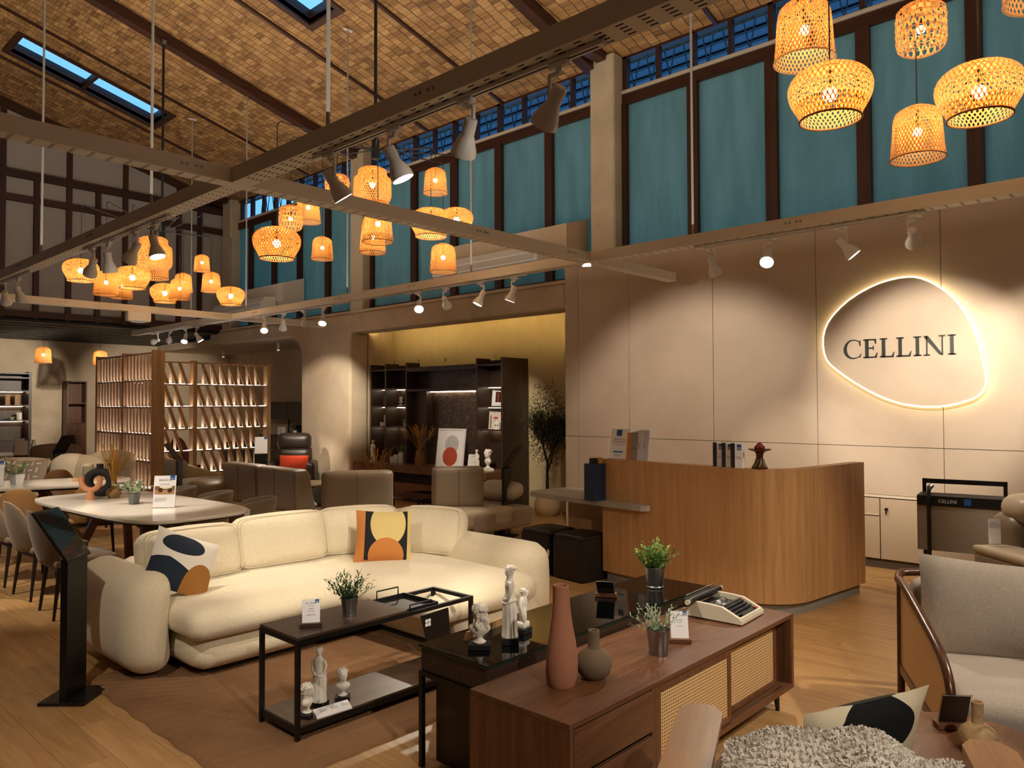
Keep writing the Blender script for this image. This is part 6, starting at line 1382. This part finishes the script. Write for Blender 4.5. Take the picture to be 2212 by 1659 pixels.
for k, (y, h, lb) in enumerate(((15.75, .3, 'black coffee maker on the alcove counter nearest the pillar'), (16.35, .26, 'black appliance on the alcove counter beside the white cups'))):
    t = thing('coffee_maker', lb, 'appliance', (9.95, y, .9205)); G().box(-.1, .1, -.14, .14, 0, .05, .004).make('base', BLACK, t, ang=0); G().box(.0, .1, -.14, .14, .05, h, .004).make('body', BLACK, t, ang=0); G().box(-.1, .0, -.14, .14, h-.09, h, .004).make('spout_head', BLACK, t, ang=0); G().lathe([(0, .05), (.05, .05), (.05, .13), (.045, .13), (.045, .06), (0, .06)], 14, RM((-.05, 0, 0))).make('cup', PAPER if k else STEEL, t)
for k in range(3):
    t = thing('cup_stack', 'stack of white cups on the alcove counter, %s from the pillar' % ORD[k], 'cups', (9.85, 16.75+k*.12, .9205), 0, 'white cup stacks'); 
    for q in range(3): G().lathe([(0, q*.07), (.03, q*.07), (.042, q*.07+.065), (.036, q*.07+.065), (.026, q*.07+.01), (0, q*.07+.01)], 12).make('cup', PAPER, t)
t = thing('display_shelf', 'dark display shelf with lit niches cut by the left frame edge', 'shelf', (4.0, 19.85, 0))
G().box(0, .05, 0, .35, 0, 2.43).make('side_panel', DWALZ, t, ang=0); G().box(1.2, 1.26, -.0, .35, 0, 2.44).make('side_panel', DWALZ, t, ang=0); G().box(.05, 1.2, .33, .35, 0, 2.4).make('back_panel', DWALZ, t, ang=0)
for z in (2.4, 2.3, 2.0, 1.67, 1.33, .9): G().box(.05, 1.2, 0, .33, z-.015, z+.015).make('shelf', DWAL, t, ang=0)
for z in (2.0, 1.67, 1.33): G().box(.1, 1.15, .27, .285, z-.023, z-.0155).make('light_strip', LEDS, t, ang=0)
G().box(.05, 1.2, .0, .33, .02, .88, .003).make('cupboard', DWALZ, t, ang=0)
for k, x in enumerate((4.82, 5.0)):
    t = thing('wooden_ornament', 'small wooden block ornament, %s on the lit far left shelf' % ('left one' if k == 0 else 'right one'), 'ornament', (x, 19.98, 1.686), 0, 'wooden blocks on the far shelf'); G().box(-.05, .05, -.03, .03, 0, .02, .002).make('foot', OAK, t, ang=0); G().box(-.045, .045, -.02, .02, .02, .24, .004).make('block', plain('golden_wood', 'A5763A', .5), t, ang=0)
t = thing('teapot_set', 'white cylinder and low cup on the lower lit far left shelf', 'ornament', (5.0, 19.98, 1.346)); G().cyl((.05, 0, 0), (.05, 0, .17), .055, n=14).make('cylinder', PLAST, t); G().lathe([(0, 0), (.03, 0), (.07, .07), (.06, .07), (0, .02)], 14, RM((-.1, 0, 0))).make('bowl', plain('sage_bowl', 'A9B3A0', .5), t)
t = thing('narrow_shelf', 'narrow walnut shelf tower beside the edge-on oak screen at the far wall', 'shelf', (6.02, 19.95, 0))
G().box(0, .03, 0, .3, 0, 2.25).make('side_panel', WALNUTZ, t, ang=0); G().box(.4, .43, 0, .3, 0, 2.25).make('side_panel', WALNUTZ, t, ang=0); G().box(.03, .4, .28, .3, 0, 2.25).make('back_panel', WALNUTZ, t, ang=0)
for z in (2.24, 1.72, 1.25): G().box(.03, .4, 0, .28, z-.012, z+.012).make('shelf', WALNUT, t, ang=0)
G().box(.03, .4, -.01, .28, .02, 1.23, .003).make('door', WALNUTZ, t, ang=0); G().box(.08, .2, -.013, -.01, .3, .9).make('dark_inset', BLACK, t, ang=0)
CHC = leather('wine_leather', '6E1420', .45)
for k, (x, y) in enumerate(((6.15, 15.2), (6.75, 15.2))): shell_chair('wine red chair seen through the oak screen, %s one' % ('left' if k == 0 else 'right'), (x, y, 0), face_dir(.1, -1), CHC, DLEG, 'wine red chairs behind the screen', 1.02, wrap=.9)
t = thing('lounge_chair', 'dark grey armchair seen low through the oak screen slats', 'armchair', (7.6, 14.6, 0), face_dir(-.5, -1)); GD = fabric('dark_grey_cloth', '5B6066', '464A50', 160, .4); G().cushion(-.35, .35, -.35, .3, .2, .45, .08, (0, 0, .02), 8).make('seat', GD, t); G().cushion(-.38, .38, .2, .38, .3, .9, .08, (0, .03, .03), 8).make('backrest', GD, t)
for sx in (-.3, .3):
    for sy in (-.3, .3): G().cyl((sx, sy, 0), (sx, sy, .22), .016, n=8).make('leg', BLACK, t)
for k, (x, y, fx, fy, lb) in enumerate(((3.15, 15.3, .4, -1, 'grey-brown armchair behind the cream settee at the far left'), (4.5, 15.6, -.4, -1, 'grey-brown armchair beyond the cream settee beside the oak screen'))):
    t = thing('lounge_chair', lb, 'armchair', (x, y, 0), face_dir(fx, fy), 'far grey-brown armchairs'); G().cushion(-.4, .4, -.4, .3, .2, .46, .08, (0, 0, .02), 8).make('seat', BRNF, t); G().cushion(-.42, .42, .2, .42, .3, .92, .1, (0, .03, .05), 8).make('backrest', BRNF, t)
    for sx in (-.3, .3):
        for sy in (-.3, .3): G().cyl((sx, sy, 0), (sx, sy, .22), .016, n=8).make('leg', BLACK, t)
t = thing('round_table', 'far round table with glass ware at the back left', 'table', (4.15, 17.0, 0)); G().lathe([(0, .72), (.6, .72), (.6, .75), (0, .75)], 32).make('table_top', MARBLE, t); G().cyl((0, 0, .02), (0, 0, .72), .05, n=12).make('stem', BLACK, t); G().lathe([(0, 0), (.3, 0), (.3, .02), (0, .03)], 20).make('foot', BLACK, t)
for k in range(3):
    t = thing('glass_carafe', 'clear glass carafe on the far round table, %s of three' % ORD[k], 'carafe', (4.25+.14*k, 17.05-.05*k, .7505), 0, 'carafes on the far table'); G().lathe([(0, 0), (.05, 0), (.06, .1), (.03, .2), (.035, .26), (.03, .26), (.026, .2), (.055, .1), (.046, .005), (0, .005)], 16, caps=False).make('glass', JARG, t); G().lathe([(0, .02), (.04, .02), (.045, .08), (0, .08)], 12).make('filling', plain('amber', 'A57B3F', .4), t)

# ------------------------------------------------------------------ right: rattan armchair
FRW = wood('dark_walnut_round', '33190D', '4A2816', '5E3720', 'z', .3)
aa = math.atan2(-.88, 0) if False else face_dir(-.88, -.47)
t = thing('rattan_armchair', 'bentwood armchair with cane side and grey cushions at the right edge', 'armchair', (4.49, 1.29, 0), aa); Ww, Dd = .86, .95
# local: x from the near (left) side across the chair (+x runs out of frame), -y towards the front, rear leg at the origin
r_ = .021
def side_curve(x):
    P = [(x, .02, .71), (x, -.12, .70), (x, -.35, .655), (x, -.6, .60), (x, -.78, .55), (x, -.88, .48), (x, -.92, .38), (x, -.925, .22), (x, -.925, 0)]
    return P
def smooth(P, m=5):
    P = [Vector(p) for p in P]; out = []
    for i in range(len(P)-1):
        p0, p1, p2, p3 = P[max(i-1, 0)], P[i], P[i+1], P[min(i+2, len(P)-1)]
        for k in range(m):
            u = k/m; out.append(.5*((2*p1)+(-p0+p2)*u+(2*p0-5*p1+4*p2-p3)*u*u+(-p0+3*p1-3*p2+p3)*u**3))
    return out+[P[-1]]
top = [(Ww/2, .13, .735), (Ww/2-.3, .13, .735), (.12, .125, .735), (.03, .1, .73), (.0, .02, .71)]
G().tube(smooth(top, 5), r_, 10).make('top_rail', FRW, t)
G().tube(smooth([(Ww/2, .13, .735), (Ww/2+.3, .13, .735), (Ww-.12, .125, .735), (Ww-.03, .1, .73), (Ww, .02, .71)], 5), r_, 10).make('top_rail', FRW, t)
for x in (0, Ww):
    G().tube(smooth(side_curve(x), 5), r_, 10).make('arm_rail', FRW, t)
    G().tube([(x, -.02, .70), (x, -.01, .4), (x, 0, 0)], .019, 10).make('rear_leg', FRW, t)
    G().bar((x, -.0, .245), (x, -.92, .2), .024, .045).make('side_rail', FRW, t, ang=0)
    if x == 0:
        poly = [(-.02, .26), (-.02, .69)]+[(p.y, p.z-.012) for p in smooth(side_curve(0), 4) if p.z > .23 and p.y < -.05][:-1]+[(-.91, .22)]
        G().prism(poly, x-.004, x+.004, 'x').make('cane_panel', cane('YZ', .014), t, ang=0)
G().bar((0, -.90, .2), (Ww, -.90, .2), .03, .07).make('front_rail', FRW, t, ang=0); G().bar((0, 0, .24), (Ww, 0, .24), .03, .05).make('back_rail', FRW, t, ang=0)
G().cushion(.03, Ww-.03, -.92, -.08, .235, .41, .06, (0, .02, .025), 12).make('seat_cushion', GREYF, t)
G().cushion(.05, Ww-.05, -.1, .08, .36, .73, .07, (0, .03, .02), 10).make('back_cushion', GREYF, t)
pil = G().pillow(.72, .50, .2, 16, RM((.40, -.23, .625), (-.3, .06, -.12)), .05).make('scatter_pillow', GREYF, t)
tg = G().box(.60, .70, -.40, -.398, .66, .80, M=RM((0, -.02, 0), (0, .0, 0))).make('price_tag', PAPER, t, ang=0); G().box(.675, .70, -.401, -.4002, .77, .80, M=RM((0, -.02, 0))).make('logo_square', BLUE, tg, ang=0)
text('print', 'RP. 9.995.000,-\nRETAIL PRICE\n\nMADRID\nLOUNGE CHAIR\nSolid wood, natural cane', .011, INK, tg, (.65, -.4215, .765), (PI/2, 0, 0), 'CENTER')

# ------------------------------------------------------------------ round walnut table with vase and card
t = thing('round_coffee_table', 'round walnut coffee table with slim black legs in the lower right corner', 'coffee table', (3.115, .69, 0))
G().lathe([(0, .425), (.285, .428), (.305, .444), (.305, .449), (.302, .45), (0, .45)], 56).make('table_top', WALNUT, t)
for k in range(3): a = .9+2*PI/3*k; G().cyl((.18*math.cos(a), .18*math.sin(a), .428), (.22*math.cos(a), .22*math.sin(a), .0), .011, n=10).make('leg', BLACK, t)
t = thing('clay_vase', 'rough beige clay bottle vase on the round walnut table', 'vase', (3.09, .64, .4505))
RGH = nm('rough_clay'); m_, n_, b_ = RGH; f_ = noise(n_, coord(n_), 14, 6, .7, .8); n_.links.new(ramp(n_, f_, [(.3, '75583A'), (.5, 'A98D67'), (.75, 'BCA47E')]), b_.inputs['Base Color']); b_.inputs['Roughness'].default_value = .8; bump(n_, b_, f_, .5, .006)
jug([(0, .004), (.03, .0), (.05, .012), (.066, .034), (.068, .055), (.058, .08), (.036, .097), (.021, .104), (.0195, .112), (.0205, .165), (.021, .175), (.017, .178), (.013, .174), (.013, .12), (0, .1)], 36, 1.0, .94).make('body', m_, t)
price_card('price card seen from behind on a walnut block on the round table', (3.26, .76, .4505), face_dir(.8, .6), [('RP. 2.995.000,-', .1), ('', .1), ('ROUND TABLE', .08)], .1, .13, .35, bm=WALNUT)
t = thing('clay_vase', 'tall pink clay vase cut by the right frame edge on the round table', 'vase', (3.13, .435, .4505), 0)
jug([(0, 0), (.038, 0), (.042, .02), (.03, .09), (.022, .13), (.035, .18), (.05, .22), (.05, .262), (.045, .264), (.044, .22), (0, .15)], 30).make('body', TERRAL, t)
SHAG = fabric('shag_dark', '4B4642', '2A2725', 90, 1.0); t = tag(G().lathe([(0, .002), (.9, .002), (.92, .012), (.9, .022), (0, .022)], 50, RM((3.25, .12, 0))).make('shag_rug', SHAG, None), 'dark speckled rug under the round walnut table', 'rug')

# ------------------------------------------------------------------ leather recliner sofa and sample rack by the wall
fd = face_dir(-.7, -.71); t = thing('recliner_sofa', 'taupe leather recliner sofa with padded headrest cut by the right frame edge', 'sofa', (6.42, 1.32, 0), fd)
# local: origin at the far left outer corner of the arm; front towards -y, sofa runs to +x
TPD = leather('taupe_deep', '6F6252', .4); TPL = leather('taupe_pale', 'A69883', .4)
G().cushion(0, .26, -.9, .05, .06, .60, .05, (.01, .01, 0), 9).make('armrest', TPD, t); G().cushion(-.005, .27, -.9, .05, .57, .635, .03, (0, 0, .012), 8).make('arm_pad', TPL, t)
G().tube([(-.004, -.45, .1), (-.006, -.45, .35), (-.004, -.45, .58)], .003, 5).make('seam', plain('seam_dark', '5A4F43', .8), t)
G().cushion(.26, 1.0, -.88, .0, .15, .46, .09, (0, .03, .03), 9).make('seat', TPD, t); G().cushion(.2, 1.0, -.12, .18, .4, .86, .1, (0, .04, .02), 9).make('back_cushion', TPD, t); G().cushion(.22, .98, -.2, .1, .80, 1.0, .1, (0, .03, .02), 9).make('headrest', TPL, t)
G().cushion(1.0, 1.75, -.88, .0, .15, .46, .09, (0, .03, .03), 8).make('seat', TPD, t); G().cushion(1.0, 1.75, -.12, .18, .4, .86, .1, (0, .04, .02), 8).make('back_cushion', TPD, t); G().cushion(1.02, 1.72, -.2, .1, .80, 1.0, .1, (0, .03, .02), 8).make('headrest', TPL, t)
G().box(.02, 1.7, -.8, .1, 0, .07).make('base', BLACK, t, ang=0)
tg = G().box(.02, .11, -.335, -.333, .66, .84, M=RM((0, .22, 0))).make('hang_tag', PAPER, t, ang=0)
text('print', 'Care guide\nFull aniline leather\nWipe with a soft cloth\nKeep out of direct sun\nDo not use solvents', .009, INK, tg, (.025, -.117, .81), (PI/2, 0, 0))
t = thing('sample_rack', 'black rack of hanging leather swatches against the beige wall', 'rack', (7.45, 1.62, 0), face_dir(-1, -.15))
G().box(-.32, -.29, .1, .13, 0, 1.0).make('post', BLACK, t, ang=0); G().box(.29, .32, .1, .13, 0, 1.0).make('post', BLACK, t, ang=0); G().box(-.32, .32, .1, .13, .96, 1.0).make('top_bar', BLACK, t, ang=0); G().box(-.25, -.22, -.28, -.25, 0, .86).make('front_post', BLACK, t, ang=0)
G().tube([(-.235, -.265, .86), (-.235, -.25, .93), (-.235, -.05, .95)], .016, 8).make('hook_arm', BLACK, t)
G().box(-.3, .3, -.3, .15, 0, .02).make('foot', BLACK, t, ang=0)
SWM = [plain('swatch%d' % k, c, .55) for k, c in enumerate(('8F8578', '6D5C4B', '4A3A30', '9B8C78', '2F2A27', '7C6A55'))]
for k in range(6):
    y = -.22+k*.05; s_ = G().box(-.33, .30, y, y+.012, .42, .80).make('swatch', SWM[k], t, ang=0); G().box(-.33, .3, y-.006, y+.018, .80, .885, .002).make('hanger_bar', BLACK, s_, ang=0)
    if k == 0:
        G().box(.02, .07, y-.008, y-.0065, .815, .87).make('logo_square', BLUE, s_, ang=0); text('print', 'CELLINI', .04, PAPER, s_, (-.17, y-.0075, .828), (PI/2, 0, 0))
g = G()
for k in range(16): g.tube([(-.235+.018*math.cos(a), -.22+k*.012, .95+.018*math.sin(a)) for a in (2*PI*q/10 for q in range(10))], .002, 4, True)
g.make('ring_coil', STEEL, t)

# ------------------------------------------------------------------ armchair in the foreground: wooden arm, throw and pillow
t = thing('wood_frame_armchair', 'speckled grey armchair with broad wooden arm seen from behind at the bottom edge', 'armchair', (2.25, .8, 0), face_dir(.92, .39) )
# local: front -y, back +y
SPK = fabric('speckled_grey', 'C9C3BA', '6E675F', 130, .6)
G().cushion(-.36, .36, -.72, .12, .24, .43, .09, (.0, .05, .03), 12).make('seat', SPK, t)
G().cushion(-.36, .36, .06, .3, .36, .70, .09, (0, .03, .03), 10).make('backrest', SPK, t)
for sx in (-1, 1):
    x = sx*.44; G().prism([(x-.075, .42), (x+.075, .42), (x+.075, -.38), (x+.04, -.44), (x-.04, -.44), (x-.075, -.38)], .575, .60).make('armrest', wood('arm_walnut', '7A5230', '946A42', 'A87C50', 'y', .35, .8), t, ang=0)
    for y in (-.36, .32): G().cyl((x, y, .575), (x*1.02, y*1.04, 0), .022, .016, 12).make('leg', wood('arm_walnut', '7A5230', '946A42', 'A87C50', 'y', .35, .8), t)
G().box(-.42, .42, -.5, .2, .2, .245).make('frame', BLACKM, t, ang=0)
# fluffy throw over the back
t = thing('fluffy_throw', 'fluffy off-white throw hanging over the back of the foreground armchair', 'throw', (2.25, .8, 0), face_dir(.92, .39))
thr = G(); NU, NV = 40, 60; V = {}
for i in range(NU+1):
    for j in range(NV+1):
        u = -1+2*i/NU; s = j/NV
        x = u*.30+.02*math.sin(s*9+u*3); wv = .012*math.sin(u*8+s*5)+.01*math.sin(s*14-u*4)
        if s < .4: k = s/.4; y, z = .365+wv*.5, .30+.42*k
        elif s < .62: k = (s-.4)/.22; y, z = .19+.175*math.cos(PI*k), .735+.035*math.sin(PI*k)
        else: k = (s-.62)/.38; y, z = .015-.02*k+wv*.5, .735-.26*k
        z += .03*math.cos(u*2.5)*(1 if .35 < s < .7 else .3)-.03
        V[i, j] = (x, y, z+wv)
        V[i, j] = thr.b.verts.new(Vector(V[i, j]))
for i in range(NU):
    for j in range(NV): thr.b.faces.new((V[i, j], V[i+1, j], V[i+1, j+1], V[i, j+1]))
WOOL = plain('fluffy_wool', 'CFCBC4', .95, spec=.1)
base = thr.make('cloth', WOOL, t, ang=80)
g = G(); ps = base.data.polygons; vs_ = base.data.vertices
for f in ps:
    for q in range(6):
        w = [rnd.random() for _ in range(4)]; sw = sum(w); p = Vector((0, 0, 0))
        for a_, vi in zip(w, f.vertices): p += vs_[vi].co*(a_/sw)
        nrm = Vector(f.normal); nrm = nrm if (nrm.z > 0 or p.y > .3) else -nrm
        if p.y > .3 and nrm.y < 0: nrm = -nrm
        d = (nrm+Vector((rnd.uniform(-.8, .8), rnd.uniform(-.8, .8), rnd.uniform(-.6, .3)))).normalized(); L_ = rnd.uniform(.010, .02); sd = d.cross(Vector((rnd.random(), rnd.random(), rnd.random()))).normalized()*.0028
        a1 = g.b.verts.new(p+sd); b1 = g.b.verts.new(p-sd); c1 = g.b.verts.new(p+d*L_*.6+sd*1.2+nrm*.002); d1 = g.b.verts.new(p+d*L_*.6-sd*1.2+nrm*.002); e1 = g.b.verts.new(p+d*L_+Vector((0, 0, -.003)))
        g.b.faces.new((a1, b1, d1, c1)); g.b.faces.new((c1, d1, e1))
tag(g.make('pile', WOOL, t, ang=0, norm=False), kind='stuff')
BWC = printed('pillow_bw', 'D9CFB6', [('o', '14161A', -.02, .12, .13, .09), ('r', 'DAD7D0', .0, -.3, .3, .1)], .8)
t = thing('throw_pillow', 'white, black and cream pillow leaning in the foreground armchair', 'pillow', (2.50, .845, .60), 0, rot=(-.45, .15, face_dir(.92, .39)+.5)); G().pillow(.42, .42, .14).make('cover', BWC, t)

# ------------------------------------------------------------------ lettering becomes plain mesh
dg = bpy.context.evaluated_depsgraph_get(); dg.update()
for o in [o for o in S.objects if o.type == 'FONT']:
    me = bpy.data.meshes.new_from_object(o.evaluated_get(dg), depsgraph=dg); n_ = put('print', me, o.parent, o.location.copy(), o.rotation_euler.copy())
    if not me.materials and o.data.materials: me.materials.append(o.data.materials[0])
    bpy.data.objects.remove(o)
